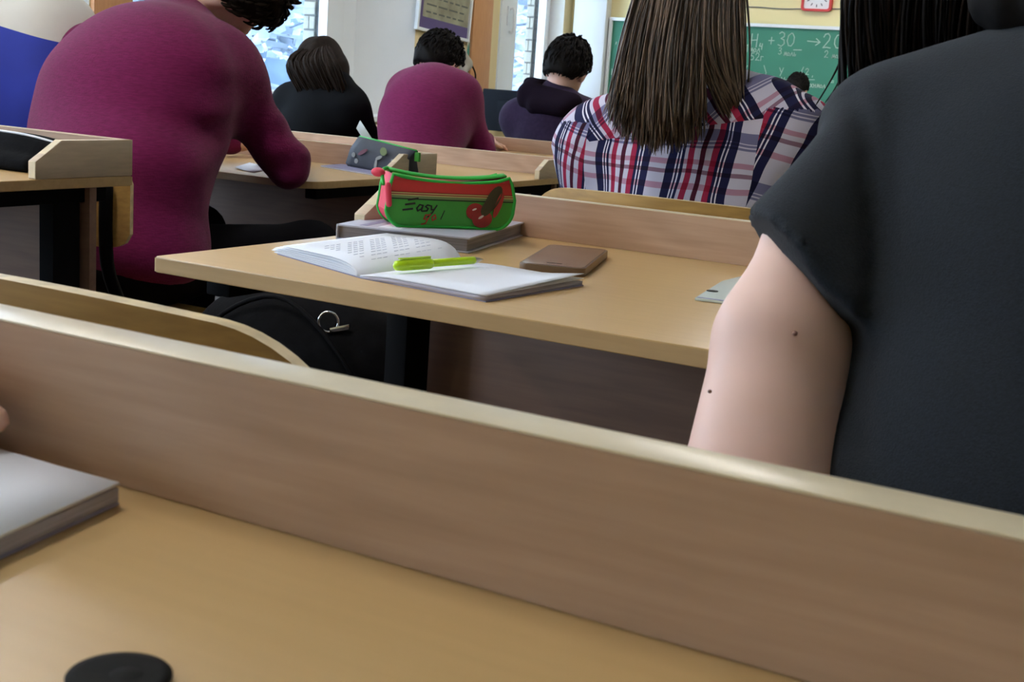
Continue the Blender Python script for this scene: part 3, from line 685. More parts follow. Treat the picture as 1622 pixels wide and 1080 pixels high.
# teacher's table with the monitor
tm = (-4.4183,7.5864,0.4729)
tt = thing('teacher_table', 'pale wooden table at the front carrying the black monitor', 'table', (tm[0] + 0.2, tm[1] + 0.15, 0))
tx0, tx1, ty0, ty1, tz = tm[0] - 0.55, tm[0] + 0.85, tm[1] - 0.2, tm[1] + 0.5, tm[2]
MB().box(tx0, tx1, ty0, ty1, tz - 0.022, tz).build('table_top', 'desk_laminate', tt, bevel=0.003)
for a in (tx0 + 0.02, tx1 - 0.04): MB().box(a, a + 0.02, ty0 + 0.03, ty1 - 0.03, 0, tz - 0.022).build('side_panel', 'gusset_laminate', tt)
MB().box(tx0 + 0.04, tx1 - 0.04, ty1 - 0.08, ty1 - 0.062, 0.25, tz - 0.022).build('modesty_panel', 'panel_laminate', tt)
ma, mb = (-4.5949,7.6323,0.8505), (-4.5524,7.5947,0.5815)
mo = thing('monitor', 'black computer monitor on the table in the far corner', 'monitor', (ma[0] + 0.26, ma[1], tz))
mo.rotation_euler = (0, 0, 0)
mh = ma[2] - mb[2]
MB().box(ma[0], ma[0] + 0.52, ma[1] - 0.02, ma[1] + 0.03, mb[2], ma[2]).build('screen_housing', 'monitor_black', mo, bevel=0.008)
MB().box(ma[0] + 0.13, ma[0] + 0.39, ma[1] - 0.045, ma[1] - 0.018, mb[2] + mh * 0.2, mb[2] + mh * 0.75).build('back_bulge', 'monitor_black', mo, bevel=0.012)
MB().box(ma[0] + 0.22, ma[0] + 0.30, ma[1] - 0.01, ma[1] + 0.015, tz + 0.012, mb[2] + 0.03).build('stand', 'monitor_black', mo, bevel=0.004)
MB().box(ma[0] + 0.13, ma[0] + 0.39, ma[1] - 0.08, ma[1] + 0.10, tz, tz + 0.013).build('base', 'monitor_black', mo, bevel=0.005)
MB().box(ma[0] + 0.10, ma[0] + 0.42, ma[1] + 0.029, ma[1] + 0.031, mb[2] + 0.02, ma[2] - 0.02).build('screen', 'black_gloss', mo)

# =================================================================== DESKS
def outline(x0, x1, y0, y1, r, r2=0.004):
    return ([(a, b) for a, b in arc((x0 + r, y0 + r), r, math.pi, 1.5 * math.pi, 8)] + [(a, b) for a, b in arc((x1 - r, y0 + r), r, 1.5 * math.pi, 2 * math.pi, 8)]
            + [(a, b) for a, b in arc((x1 - r2, y1 - r2), r2, 0, .5 * math.pi, 2)] + [(a, b) for a, b in arc((x0 + r2, y1 - r2), r2, .5 * math.pi, math.pi, 2)])
def desk(label, x0, x1, yf, yr, z, H, t=0.018, r=0.006, group='school desks in rows', gl=True, gr=True):
    """top with a low rail along its far edge and chamfered end pieces, on a black steel frame"""
    d = thing('school_desk', label, 'desk', ((x0 + x1) / 2, (yf + yr) / 2, 0), group)
    yb = yr + t
    MB().prism([(a, b, z - 0.018) for a, b in outline(x0, x1, yf, yb, r)], (0, 0, 0.018)).build('desk_top', 'desk_laminate', d, bevel=0.0018)
    # light edge band around the front and sides
    ol = outline(x0 - 0.0012, x1 + 0.0012, yf - 0.0012, yb + 0.0012, r + 0.001)
    MB().add([(a, b, z - 0.0165) for a, b in ol] + [(a, b, z - 0.0015) for a, b in ol], [(i, (i + 1) % len(ol), len(ol) + (i + 1) % len(ol), len(ol) + i) for i in range(len(ol))]).build('edge_strip', 'desk_laminate_side', d)
    m = MB(); m.box(x0 + (0.0181 if gl else 0), x1 - (0.0181 if gr else 0), yr, yb, z + 0.0004, z + H - 0.0012); m.build('rail', 'rail_laminate', d)
    MB().box(x0 + 0.0181 * gl, x1 - 0.0181 * gr, yr + 0.0004, yb - 0.0004, z + H - 0.0012, z + H).build('rail_edge', 'edge_band', d, bevel=0.0006)
    for on, xa in ((gl, x0), (gr, x1 - 0.018)):
        if not on: continue
        gy = yb - 0.215
        g = MB().prism([(xa, gy, z + 0.0004), (xa, yb, z + 0.0004), (xa, yb, z + H), (xa, gy + 0.056, z + H), (xa, gy, z + H * 0.47)], (0.018, 0, 0)).build('rail_end', 'gusset_laminate', d, bevel=0.0012)
        MB().prism([(xa + 0.001, gy - 0.0008, z + 0.002), (xa + 0.001, gy - 0.0008, z + H * 0.47 - 0.001), (xa + 0.001, gy + 0.0555, z + H + 0.0006), (xa + 0.001, gy + 0.0575, z + H - 0.0006), (xa + 0.001, gy + 0.001, z + H * 0.46)], (0.016, 0, 0)).build('edge_strip', 'edge_band', g)
    MB().box(x0 + 0.010, x1 - 0.010, yb - 0.09, yb - 0.074, z - 0.40, z - 0.019).build('modesty_panel', 'panel_laminate', d, bevel=0.001)
    for e in (x0 + 0.022, x1 - 0.057):
        MB().box(e, e + 0.035, yb - 0.16, yb - 0.10, 0.03, z - 0.045).build('post', 'black_steel', d, bevel=0.003)
        MB().box(e, e + 0.035, yf + 0.06, yb - 0.04, z - 0.046, z - 0.0185).build('top_bar', 'black_steel', d, bevel=0.003)
        MB().box(e, e + 0.035, yf + 0.02, yb - 0.02, 0.0, 0.032).build('foot', 'black_steel', d, bevel=0.004)
    MB().box(x0 + 0.085, x1 - 0.085, yb - 0.15, yb - 0.12, 0.28, 0.31).build('cross_bar', 'black_steel', d, bevel=0.003)
    return d
d1 = desk('nearest school desk filling the foreground with its low rail across the picture', -0.93, 0.34, -0.20, 0.388, 0.76, 0.061, 0.024)
d2 = desk('school desk under the green pencil case and open notebook', -1.054, 0.146, 1.068, 1.632, 0.72, 0.058)
dA = desk('school desk at the left edge with the black pouch against its rail', -2.99, -1.772, 1.16, 1.722, 0.72, 0.064, r=0.10)
d3 = desk('school desk under the dark grey pencil case and the burgundy elbow', -3.21, -1.99, 2.52, 3.06, 0.66, 0.060, r=0.07)
d4 = desk('school desk in front of the dark grey pencil case, empty top', -3.21, -1.985, 3.31, 3.86, 0.63, 0.060, r=0.10)
d5 = desk('school desk of the far burgundy sweater and the black-clad person', -3.75, -2.20, 4.50, 4.93, 0.63, 0.055, r=0.05)
d6 = desk('school desk of the plaid shirt, hidden behind it', -1.12, 0.10, 2.38, 2.90, 0.70, 0.058, r=0.05)

# =================================================================== CHAIRS
def chair(label, x, y, rz, top=0.80, w=0.38, seat=0.43, group='plywood school chairs', arcz=0.006, rc=0.07, tin=0.06):
    """bent plywood back and seat on black tube; x, y is the middle of the back's outer face, front is +y at rz 0"""
    c = thing('school_chair', label, 'chair', (0, 0, 0), group)
    # curved back: plan bows away from the sitter
    m = MB(); n = 40; th = 0.014; bow = 0.045; hgt = 0.17
    out = []; fr_ = []
    for i in range(n + 1):
        u = -1 + 2 * i / n; px = u * w / 2; py = bow * u * u
        e = max(0, abs(px) - (w / 2 - rc)); dz = rc - math.sqrt(max(rc * rc - e * e, 0)) if e > 0 else 0
        zt = top - arcz * u * u - dz; zb = top - hgt + dz * 0.7
        out.append([(px, py, zb), (px, py, (zb + zt) / 2 ), (px, py, zt)]); fr_.append([(px * 0.97, py + th, zb), (px * 0.97, py + th, (zb + zt) / 2), (px * 0.97, py + th, zt)])
    V = [p for r in out for p in r] + [p for r in fr_ for p in r]; k = 3 * (n + 1); F = []; E = []
    for i in range(n):
        for j in (0, 1):
            a = i * 3 + j; F.append((a, a + 3, a + 4, a + 1)); F.append((k + a, k + a + 1, k + a + 4, k + a + 3))
        E.append((i * 3 + 2, i * 3 + 5, k + i * 3 + 5, k + i * 3 + 2)); E.append((i * 3, k + i * 3, k + i * 3 + 3, i * 3 + 3))
    for i in (0, n):
        for j in (0, 1): a = i * 3 + j; E.append((a, a + 1, k + a + 1, k + a))
    M_ = Matrix.Translation((x, y, 0)) @ Matrix.Rotation(rz, 4, 'Z')
    def put(mb, name, mt, parent, **kw):
        mb.V = [tuple(M_ @ Vector(v)) for v in mb.V]
        return mb.build(name, mt, parent, **kw)
    m.add(V, F); m.mi = 1; m.add(V, E)
    put(m, 'backrest', ['plywood', 'plywood_edge'], c)
    s = MB(); rows = []
    for i in range(9):
        v = i / 8; rows.append([(u * (w / 2 - 0.01), 0.06 + v * 0.36, seat - 0.012 * math.sin(v * math.pi) + (0.0 if v < .9 else -0.015)) for u in (-1, -.8, -.4, 0, .4, .8, 1)])
    s.sheet(rows, 0.011); put(s, 'seat', 'plywood', c)
    for sx in (-1, 1):
        a = sx * (w / 2 - tin); b = sx * (w / 2 - 0.02); yb = bow * ((w / 2 - tin) / (w / 2)) ** 2
        put(MB().tube(catmull([(a, yb - 0.014, top - 0.05), (a, yb - 0.010, top - 0.2), (b, 0.05, seat), (b, -0.02, 0.22), (b, -0.06, 0.013)], 5), 0.013, 8), 'rear_leg', 'black_steel', c, smooth=True)
        put(MB().tube([(b, 0.06, seat - 0.02), (b, 0.38, seat - 0.03), (b, 0.40, seat - 0.05), (b, 0.43, 0.011)], 0.011, 8), 'front_leg', 'black_steel', c, smooth=True)
        put(MB().tube([(b, -0.01, 0.22), (b, 0.415, 0.2)], 0.008, 6), 'side_rail', 'black_steel', c, smooth=True)
    put(MB().tube([(-w / 2 + 0.02, 0.37, seat - 0.03), (w / 2 - 0.02, 0.37, seat - 0.03)], 0.009, 6), 'cross_rail', 'black_steel', c, smooth=True)
    for ch_ in c.children: ch_.data.transform(Matrix.Translation((-x, -y, 0)))
    c.location = (x, y, 0)
    return c
chair('empty bent plywood chair with worn top edge behind the nearest rail', -0.64, 0.548, 0.0, 0.797, 0.44, arcz=0.016, rc=0.09)
chair('plywood chair of the plaid shirt, its top edge above the second rail', -0.76, 1.735, 0.0, 0.786, 0.44)
chair('plywood chair under the near burgundy sweater, behind the black pouch', (-1.8839,1.8600,0.6432)[0] - 0.19, 1.80, 0.0, 0.735, 0.38, 0.40, tin=0.034, rc=0.04)
chair('plywood chair of the person in the black T-shirt, hidden by the rail', -0.03, 0.60, 0.0, 0.70, 0.38)
chair('plywood chair of the blue and white shirt at the left edge', -2.86, 1.84, 0.0, 0.70, 0.40)
chair('plywood chair of the far burgundy sweater', -2.80, 4.02, 0.0, 0.62, 0.38, 0.40)
chair('plywood chair of the black-clad person by the window', -3.36, 3.99, 0.0, 0.62, 0.38, 0.40)
chair('plywood chair of the violet hoodie', -2.66, 4.99, 0.0, 0.60, 0.36, 0.40)

# =================================================================== THINGS ON DESK TWO
Z2 = 0.72
# thick textbook under the pencil case
def slab(name, P, z, h, m, parent, bevel=0.001):
    return MB().prism([(p[0], p[1], z) for p in P], (0, 0, h)).build(name, m, parent, bevel=bevel)
B0, B1 = Vector((-0.8532,1.4038,0.7200)), Vector((-0.9093,1.6540,0.7200)); B2 = Vector((-1.0361,1.4017,0.7200))
u_ = (B1 - B0); ul = u_.length; u_.normalize(); v_ = Vector((-u_.y, u_.x, 0)); vl = (B2 - B0).dot(v_)
if vl < 0: v_, vl = -v_, -vl
def BP(a, b, z=0): q = B0 + u_ * a + v_ * b; return Vector((q.x, q.y, z))
book = thing('textbook', 'grey and lilac textbook lying under the green pencil case', 'book', tuple((BP(0, 0) + BP(ul, vl)) / 2 + Vector((0, 0, Z2))))
bh = 0.020
slab('page_block', [BP(.004, .004), BP(ul - .004, .004), BP(ul - .004, vl), BP(.004, vl)], Z2 + 0.0022, bh - 0.0044, 'book_pages', book)
slab('back_cover', [BP(0, 0), BP(ul, 0), BP(ul, vl), BP(0, vl)], Z2 + 0.0003, 0.002, 'book_cover', book, 0.0004)
slab('front_cover', [BP(0, 0), BP(ul, 0), BP(ul, vl), BP(0, vl)], Z2 + bh - 0.0022, 0.0022, 'book_cover', book, 0.0004)
slab('spine', [BP(0, vl), BP(ul, vl), BP(ul, vl + 0.002), BP(0, vl + 0.002)], Z2 + 0.0003, bh - 0.0003, 'book_cover', book, 0.0004)
slab('cover_band', [BP(ul * .05, vl * .55), BP(ul * .95, vl * .55), BP(ul * .95, vl * .72), BP(ul * .05, vl * .72)], Z2 + bh, 0.0003, 'paper', book, 0)
slab('cover_stripe', [BP(ul * .05, vl * .80), BP(ul * .95, vl * .80), BP(ul * .95, vl * .86), BP(ul * .05, vl * .86)], Z2 + bh, 0.0003, 'notebook_cover', book, 0)

# green pencil case standing on the book
ZB = Z2 + bh + 0.0005
F0, F1 = Vector((-0.9680,1.4105,0.7405)), Vector((-0.8732,1.5148,0.7405))
pu = F1 - F0; pu.z = 0; pl = 0.172; pu.normalize(); pn = Vector((pu.y, -pu.x, 0))      # pn faces the viewer
pm = (F0 + F1) / 2; pm.z = ZB
HT = 0.065
def PC(u, v, d): return pm + pu * u + Vector((0, 0, v)) + pn * d
pc = thing('pencil_case', 'green and red pencil case with cherries standing on the textbook', 'pencil case', tuple(pm - pn * 0.03))
def front_outline(n=8):
    L = pl / 2; r = 0.026
    pts = [(-L + r + 0.006, 0.0)] + [(x, 0.002 * math.sin((x + L) / pl * math.pi * 1.0)) for x in (-0.03, 0.0, 0.03)] + [(L - r - 0.01, 0.0)]
    pts += [(L - r + r * math.sin(a), r - r * math.cos(a)) for a in [i * math.pi / 2 / n for i in range(1, n + 1)]]
    pts += [(L + 0.001, HT * 0.6), (L - 0.004, HT * 0.92), (L - 0.008, HT + 0.003)]
    pts += [(x, HT - 0.006 + 0.009 * ((x - 0.005) / L) ** 2) for x in [L - 0.012 - i * (pl - 0.02) / 12 for i in range(1, 13)]]
    pts += [(-L + 0.004, HT * 0.8), (-L + 0.002, HT * 0.5), (-L + 0.001, r)]
    pts += [(-L + r - r * math.cos(a), r - r * math.sin(a)) for a in [i * math.pi / 2 / n for i in range(1, n + 1)]]
    return pts
FO = front_outline()
def bulge(u, v): return 0.006 * max(0, 1 - (2 * u / pl) ** 2) * max(0, 1 - (2 * v / HT - 1) ** 2)
# grid of the front panel clipped to its outline: rows between left and right borders
def borders(v):
    xs = []
    for (a, b), (c, d) in zip(FO, FO[1:] + FO[:1]):
        if (b - v) * (d - v) < 0 or (b == v): xs.append(a + (c - a) * ((v - b) / (d - b) if d != b else 0))
    return (min(xs), max(xs)) if len(xs) >= 2 else None
def panel_rows(v0, v1, nv, nu, off, pad=0.0):
    rows = []
    for i in range(nv + 1):
        v = v0 + (v1 - v0) * i / nv; bd = borders(min(max(v, 0.0035), HT - 0.008)) or (-pl / 2 + .03, pl / 2 - .03)
        a, b = bd[0] + pad, bd[1] - pad
        rows.append([PC(a + (b - a) * j / nu, v, off + bulge(a + (b - a) * j / nu, v)) for j in range(nu + 1)])
    return rows
DP = 0.056
m = MB()
n_ = len(FO); m.add([PC(a, b, -0.001) for a, b in FO] + [PC(a * 0.985, b, -DP) for a, b in FO], [tuple(range(n_)), tuple(range(2 * n_ - 1, n_ - 1, -1))] + [(i, n_ + i, n_ + (i + 1) % n_, (i + 1) % n_) for i in range(n_)])
m.build('body', 'case_pink', pc)
MB().sheet(panel_rows(0.002, 0.0415, 8, 16, 0.0)).build('front_panel', 'case_green', pc, True)
MB().sheet(panel_rows(0.0415, HT - 0.004, 5, 16, 0.0)).build('top_band', 'case_red', pc, True)
for v0, v1, mt in ((0.0362, 0.0376, 'print_black'), (0.0378, 0.0408, 'print_olive'), (0.0409, 0.0424, 'print_cream'), (0.0425, 0.0433, 'print_maroon'), (0.0436, 0.0450, 'print_cream'), (0.0452, 0.0459, 'print_maroon')):
    MB().sheet(panel_rows(v0, v1, 1, 16, 0.0006, 0.001)).build('stripe', mt, pc, True)
for dd in (0.0, -DP):
    MB().tube([PC(a * (1 if dd == 0 else .985), b, dd) for a, b in FO], 0.0024, 6, closed=True).build('piping', 'case_green_trim', pc, True)
zt = [(x, HT - 0.0045 + 0.009 * ((x - 0.005) / (pl / 2)) ** 2) for x in [-pl / 2 + 0.006 + i * (pl - 0.014) / 14 for i in range(15)]]
MB().sheet([[PC(a, b + 0.0035, -DP * 0.22) for a, b in zt], [PC(a, b + 0.0055, -DP * 0.5) for a, b in zt], [PC(a, b + 0.0035, -DP * 0.78) for a, b in zt]], 0.002).build('zip', 'case_green_trim', pc, True)
MB().tube(catmull([PC(-pl / 2 + 0.012, HT + 0.004, -0.028), PC(-pl / 2 + 0.004, HT + 0.008, -0.022), PC(-pl / 2 - 0.004, HT + 0.004, -0.012), PC(-pl / 2 - 0.004, HT - 0.012, -0.002)], 5), 0.0026, 6).build('zip_cord', 'case_green_trim', pc, True)
blob('pull_tab', [cone(PC(-pl / 2 + 0.001, HT - 0.012, 0.002), PC(-pl / 2 + 0.003, HT - 0.036, 0.004), 0.0042, 0.0038), ell(PC(-pl / 2 - 0.009, HT + 0.003, -0.014), (0.010, 0.007, 0.006))], 'case_pink', pc, 0.004, 0.0012)
m = MB(); V0 = PC(0, 0, 0.0072)
def pst(lines, w, mt, nm):
    mm = MB()
    for ln in lines:
        for (a, b), (c, d) in zip(ln, ln[1:]):
            p, q = PC(a, b, bulge(a, b) + 0.0006), PC(c, d, bulge(c, d) + 0.0006); dr = (q - p)
            if dr.length < 1e-6: continue
            mm.obox((p + q) / 2, (dr, dr.cross(pn), pn), (dr.length / 2 + w * .3, w / 2, 0.0004))
    mm.build(nm, mt, pc)
def place(lines, x, y, s, sl=0.25): return [[(x + (a + sl * b) * s, y + b * s) for a, b in ln] for ln in lines]
E_ = [[(.0, .0), (.75, .12)], [(.08, .45), (.8, .58)], [(.2, .85), (.95, 1.0)]]
a_ = [[(.5, .5), (.2, .55), (.05, .25), (.2, .02), (.45, .2), (.5, .52), (.5, .05), (.6, .0)]]
s_ = [[(.5, .5), (.25, .55), (.12, .4), (.4, .25), (.35, .05), (.05, .02)]]
y_ = [[(.05, .5), (.15, .15), (.4, .2)], [(.5, .55), (.3, -.1), (.05, -.45)]]
pst(place(E_, -0.064, 0.0225, 0.0155), 0.0024, 'print_black', 'lettering')
pst(place(a_, -0.048, 0.0215, 0.0155) + place(s_, -0.0385, 0.0215, 0.0155) + place(y_, -0.030, 0.0215, 0.0155), 0.0017, 'print_black', 'lettering')
pst(place([[(.45, .5), (.1, .5), (.05, .1), (.4, .1), (.5, .6), (.35, -.3), (.0, -.4)]], -0.037, 0.010, 0.014) + place([[(.25, .55), (.05, .3), (.2, .0), (.45, .2), (.25, .55)]], -0.027, 0.010, 0.014), 0.0016, 'print_red', 'lettering')
pst([[(-0.0135, 0.0118), (-0.0095, 0.0235)]], 0.0009, 'print_black', 'lettering')
def disc(nm, u, v, ru, rv, mt, ang=0.0, off=0.0009):
    pts = [(u + ru * math.cos(t) * math.cos(ang) - rv * math.sin(t) * math.sin(ang), v + ru * math.cos(t) * math.sin(ang) + rv * math.sin(t) * math.cos(ang)) for t in [i * 2 * math.pi / 16 for i in range(16)]]
    MB().prism([PC(a, b, bulge(a, b) + off) for a, b in pts], pn * 0.0004).build(nm, mt, pc)
disc('cherry', 0.0320, 0.0235, 0.0125, 0.0112, 'print_cherry')
disc('cherry', 0.0425, 0.0140, 0.0140, 0.0118, 'print_cherry', 0, 0.0012)
disc('cherry_leaf', 0.0560, 0.0400, 0.020, 0.0088, 'print_leaf', 1.05, 0.0014)
disc('cherry_leaf', 0.0480, 0.0290, 0.012, 0.0072, 'print_leaf', 1.1, 0.0016)
disc('cherry_stem', 0.0640, 0.0330, 0.018, 0.0045, 'print_cherry', 1.25, 0.0013)
disc('cherry_shine', 0.0405, 0.0165, 0.0042, 0.0016, 'print_white', 0.6, 0.0018)
disc('cherry_shine', 0.0305, 0.0265, 0.0032, 0.0012, 'print_white', 0.4, 0.0016)

# open notebook with one leaf curling up
S0, S1 = Vector((-0.8200,1.1312,0.7220)), Vector((-0.8110,1.3498,0.7220))            # spine near, far
R0, R1 = Vector((-0.6529,1.1131,0.7220)), Vector((-0.6375,1.2954,0.7220))
S1 = S0 + (R1 - R0); sv = (S1 - S0); rv = (R0 - S0)
nb = thing('open_notebook', 'open exercise book with white pages and curling leaf on the desk', 'notebook', tuple((S0 + S1) / 2))
def NP(a, b, h): q = S0 + rv * a + sv * b; return Vector((q.x, q.y, Z2 + h))
MB().prism([NP(0, 0, 0.0003), NP(1.0, 0, 0.0003), NP(1.0, 1, 0.0003), NP(0, 1, 0.0003)], (0, 0, 0.0009)).build('cover', 'notebook_cover', nb)
def page(h0, h1, curl, off, t):
    return [[NP(a * off, b, h0 + (h1 - h0) * math.sin(min(a * 3, 1) * math.pi / 2) + curl * max(0, a - .7) * b) for b in (0, .25, .5, .75, 1)] for a in [i / 12 for i in range(13)]]
MB().sheet(page(0.0022, 0.0055, 0.0, 0.99, 0), 0.0012 + 0.003).build('page_block', 'paper_edge', nb, True)
MB().sheet(page(0.0030, 0.0068, 0.006, 1.0, 0), 0.0005).build('leaf', 'paper', nb, True)
MB().sheet(page(0.0036, 0.0074, 0.022, 1.0, 0), 0.0004).build('leaf', 'paper', nb, True)
# left side: block lifting into a wave
def left(a, b, k):
    """a 0 at the spine, 1 at the outer edge; k 0 lowest leaf, 1 top leaf"""
    return 0.0022 + k * (0.028 * (1 - math.exp(-a / 0.13)) * (1 - 0.62 * a) * (0.62 + 0.38 * b)) + 0.0035 * k * a * a
LV = Vector((-0.9958,1.1976,0.7220)) - S0; LV = LV * 1.0
def LP(a, b, h): q = S0 + LV * a + sv * b; return Vector((q.x, q.y, Z2 + h))
MB().prism([LP(0, 0, 0.0003), LP(0.93, 0, 0.0003), LP(0.93, 1, 0.0003), LP(0, 1, 0.0003)], (0, 0, 0.0009)).build('cover', 'notebook_cover', nb)
for k, sc_ in ((0.0, 0.97), (0.18, 1.0), (0.36, 0.98), (0.55, 0.96), (0.8, 0.9), (1.0, 0.86)):
    MB().sheet([[LP(a * sc_, b, left(a, b, k)) for b in (0, .2, .4, .6, .8, 1)] for a in [i / 18 for i in range(19)]], 0.0006).build('leaf', 'paper', nb, True)
ink = MB()
for i in range(9):
    a = 0.14 + i * 0.075
    P = [LP(a * 0.86, b, left(a, b, 1.0) + 0.0003) for b in [0.15 + 0.75 * j / 14 for j in range(15)]]
    for j in range(14):
        if (i * 7 + j * 5) % 4 == 0: continue
        ink.tube([P[j], P[j].lerp(P[j + 1], 0.7)], 0.00028, 3)
ink.build('handwriting', 'paper_ink', nb)

# lime pen lying across the spine
q0, q1 = Vector((-0.7926,1.1537,0.7350)), Vector((-0.7601,1.2816,0.7350))
pd = (q1 - q0); plen = pd.length; pd.normalize()
pen = thing('pen', 'bright lime green ballpoint pen lying on the open exercise book', 'pen', tuple((q0 + q1) / 2 - Vector((0, 0, 0.006))))
MB().lathe(q0, [(0.002, 0), (0.0052, 0.003), (0.0062, 0.012), (0.0062, plen * .38), (0.0056, plen * .40)], 16, pd).build('cap', 'lime_plastic', pen, True)
MB().lathe(q0 + pd * plen * .38, [(0.0044, 0), (0.0044, plen * .50), (0.0040, plen * .52)], 16, pd).build('barrel', 'lime_plastic', pen, True)
MB().lathe(q0 + pd * plen * .89, [(0.0040, 0), (0.0028, plen * .06), (0.0010, plen * .10), (0.0004, plen * .115)], 12, pd).build('tip', 'steel', pen, True)
MB().obox(q0 + pd * plen * .22 + Vector((0, 0, 0.0072)), (pd, pd.cross(Vector((0, 0, 1))), (0, 0, 1)), (plen * .17, 0.0016, 0.0008)).build('clip', 'lime_plastic', pen, bevel=0.0004)

# phone
f0, f1, f2 = Vector((-0.6647,1.3509,0.7200)), Vector((-0.7252,1.5389,0.7200)), Vector((-0.7635,1.3985,0.7200))
fx = f1 - f0; fl = fx.length; fx.normalize(); fy = Vector((-fx.y, fx.x, 0)); fwd = min(abs((f2 - f0).dot(fy)), 0.078)
def FP(a, b, z): q = f0 + fx * a + fy * b; return (q.x, q.y, z)
ph = thing('smartphone', 'brown smartphone lying face up beside the open exercise book', 'phone', FP(fl / 2, fwd / 2, Z2))
def frr(i, r, z): return [FP(a, b, z) for q, (sx, sy) in enumerate(((1, 1), (-1, 1), (-1, -1), (1, -1))) for a, b in arc((fl / 2 + sx * (fl / 2 - i - r), fwd / 2 + sy * (fwd / 2 - i - r)), r, q * math.pi / 2, (q + 1) * math.pi / 2, 5)]
MB().prism(frr(0, 0.010, Z2 + 0.0004), (0, 0, 0.0100)).build('phone_case', 'phone_case', ph, bevel=0.0015)
MB().prism(frr(0.0025, 0.008, Z2 + 0.0100), (0, 0, 0.0008)).build('screen', 'phone_glass', ph)
MB().prism([FP(fl * .1, 0.030, Z2 + 0.01081), FP(fl * .1 + .001, 0.030, Z2 + 0.01081), FP(fl * .1 + .001, 0.048, Z2 + 0.01081), FP(fl * .1, 0.048, Z2 + 0.01081)], (0, 0, 0.0002)).build('earpiece', 'black_cap', ph)

# clear ruler / protractor by the arm
g0, g1, g2, g3 = [Vector(p) for p in ((-0.5118,1.3092,0.7200), (-0.4443,1.3172,0.7200), (-0.5358,1.5520,0.7200), (-0.5377,1.4561,0.7200))]
rl = thing('set_square', 'clear plastic set square with a black spot beside the bare arm', 'ruler', tuple((g0 + g1 + g2) / 3))
MB().prism([(p.x, p.y, Z2 + 0.0004) for p in (g0, g1, g2, g3)], (0, 0, 0.0028)).build('plate', 'clear_plastic', rl, bevel=0.0006)
gs = Vector((-0.5154,1.3686,0.7234)); MB().lathe(gs, [(0.0065, 0), (0.0065, 0.0006)], 14).lathe(gs + Vector((0, 0, .0006)), [(0.003, 0), (0.003, 0.0003)], 10).build('black_spot', 'print_black', rl)
e_ = (g1 - g0).normalized(); MB().obox((g0 + g1) / 2 + Vector((0, 0, 0.0035)) + Vector((-e_.y, e_.x, 0)) * .004, (e_, (-e_.y, e_.x, 0), (0, 0, 1)), ((g1 - g0).length * .47, 0.0022, 0.0002)).build('scale_marks', 'notebook_cover', rl)

# =================================================================== THINGS ON DESK ONE
ns = Vector((-0.3822,0.3700,0.7600)); nt0 = Vector((-0.3620,0.3497,0.7780)); 
sb = thing('white_notebook', 'thick white notebook lying at the left edge of the nearest desk', 'notebook', (-0.46, 0.33, 0.76))
ce, cl = Vector((-0.3692,0.3015,0.7600)), ns
dirA = (ce - cl).normalized(); dirB = Vector((-1, -0.0, 0)) 
K = [cl, cl + dirA * 0.17, cl + dirA * 0.17 + Vector((-0.20, 0.02, 0)), cl + Vector((-0.20, 0.005, 0))]
MB().prism([(p.x, p.y, 0.7604) for p in K], (0, 0, 0.0011)).build('back_cover', 'notebook_cover', sb)
MB().prism([(p.x, p.y, 0.7616) for p in K], (0, 0, 0.0062)).build('page_block', 'paper_edge', sb, bevel=0.0008)
rows = []
for i in range(7):
    a = i / 6; rows.append([K[0].lerp(K[1], b).lerp(K[3].lerp(K[2], b), a) + Vector((0, 0, 0.0090 + 0.0010 * max(0, 1 - 4 * a) * (1 - b))) for b in (0, .2, .4, .6, .8, 1)])
MB().sheet(rows, 0.0012).build('leaf', 'paper', sb, True)
cpx = (-0.2684,0.2605,0.7600)
cap_ = thing('round_lid', 'small round black lid lying on the nearest desk at the bottom edge', 'lid', (cpx[0], cpx[1], 0.76))
MB().lathe((cpx[0], cpx[1], 0.7603), [(0.0150, 0), (0.0152, 0.0008), (0.0152, 0.0014), (0.0148, 0.0019), (0.0120, 0.0021), (0.0, 0.0021)], 40).build('shell', 'black_cap', cap_, True)
MB().lathe((cpx[0] + .002, cpx[1] + .001, 0.7623), [(0.005, 0), (0.0045, 0.0002), (0.0, 0.0003)], 18).build('centre', 'black_cap', cap_, True)

# =================================================================== THINGS ON THE LEFT DESK AND DESK THREE
ZA = 0.72
k0 = (-1.8443,1.6000,0.7351)
pou = thing('black_pouch', 'black pouch with white piping leaning on the left desk rail', 'pouch', (k0[0] - 0.13, 1.62, ZA))
blob('body', [ell((k0[0] - 0.10, 1.65, ZA + 0.028), (0.13, 0.040, 0.032)), cone((k0[0] - 0.25, 1.65, ZA + 0.032), (k0[0] - 0.03, 1.65, ZA + 0.028), 0.030, 0.024), cone((k0[0] - 0.25, 1.60, ZA + 0.012), (k0[0] - 0.03, 1.60, ZA + 0.012), 0.020, 0.016)], 'black_cloth', pou, 0.02, 0.006, cuts=[((0, 0, ZA + 0.0005), (0, 0, -1))])
MB().tube(catmull([(k0[0] - 0.26, 1.632, ZA + 0.064), (k0[0] - 0.15, 1.632, ZA + 0.0635), (k0[0] - 0.07, 1.632, ZA + 0.061), (k0[0] - 0.005, 1.64, ZA + 0.052)], 6), 0.0022, 6).build('piping', 'paper', pou, True)
ph2 = thing('black_phone', 'black glossy phone lying before the black pouch on the left desk', 'phone', (-1.93, 1.50, ZA))
MB().box(-2.06, -1.905, 1.44, 1.515, ZA + 0.0004, ZA + 0.009).build('phone_body', 'black_gloss', ph2, bevel=0.002)
MB().box(-2.055, -1.91, 1.445, 1.51, ZA + 0.009, ZA + 0.0094).build('screen', 'black_gloss', ph2)

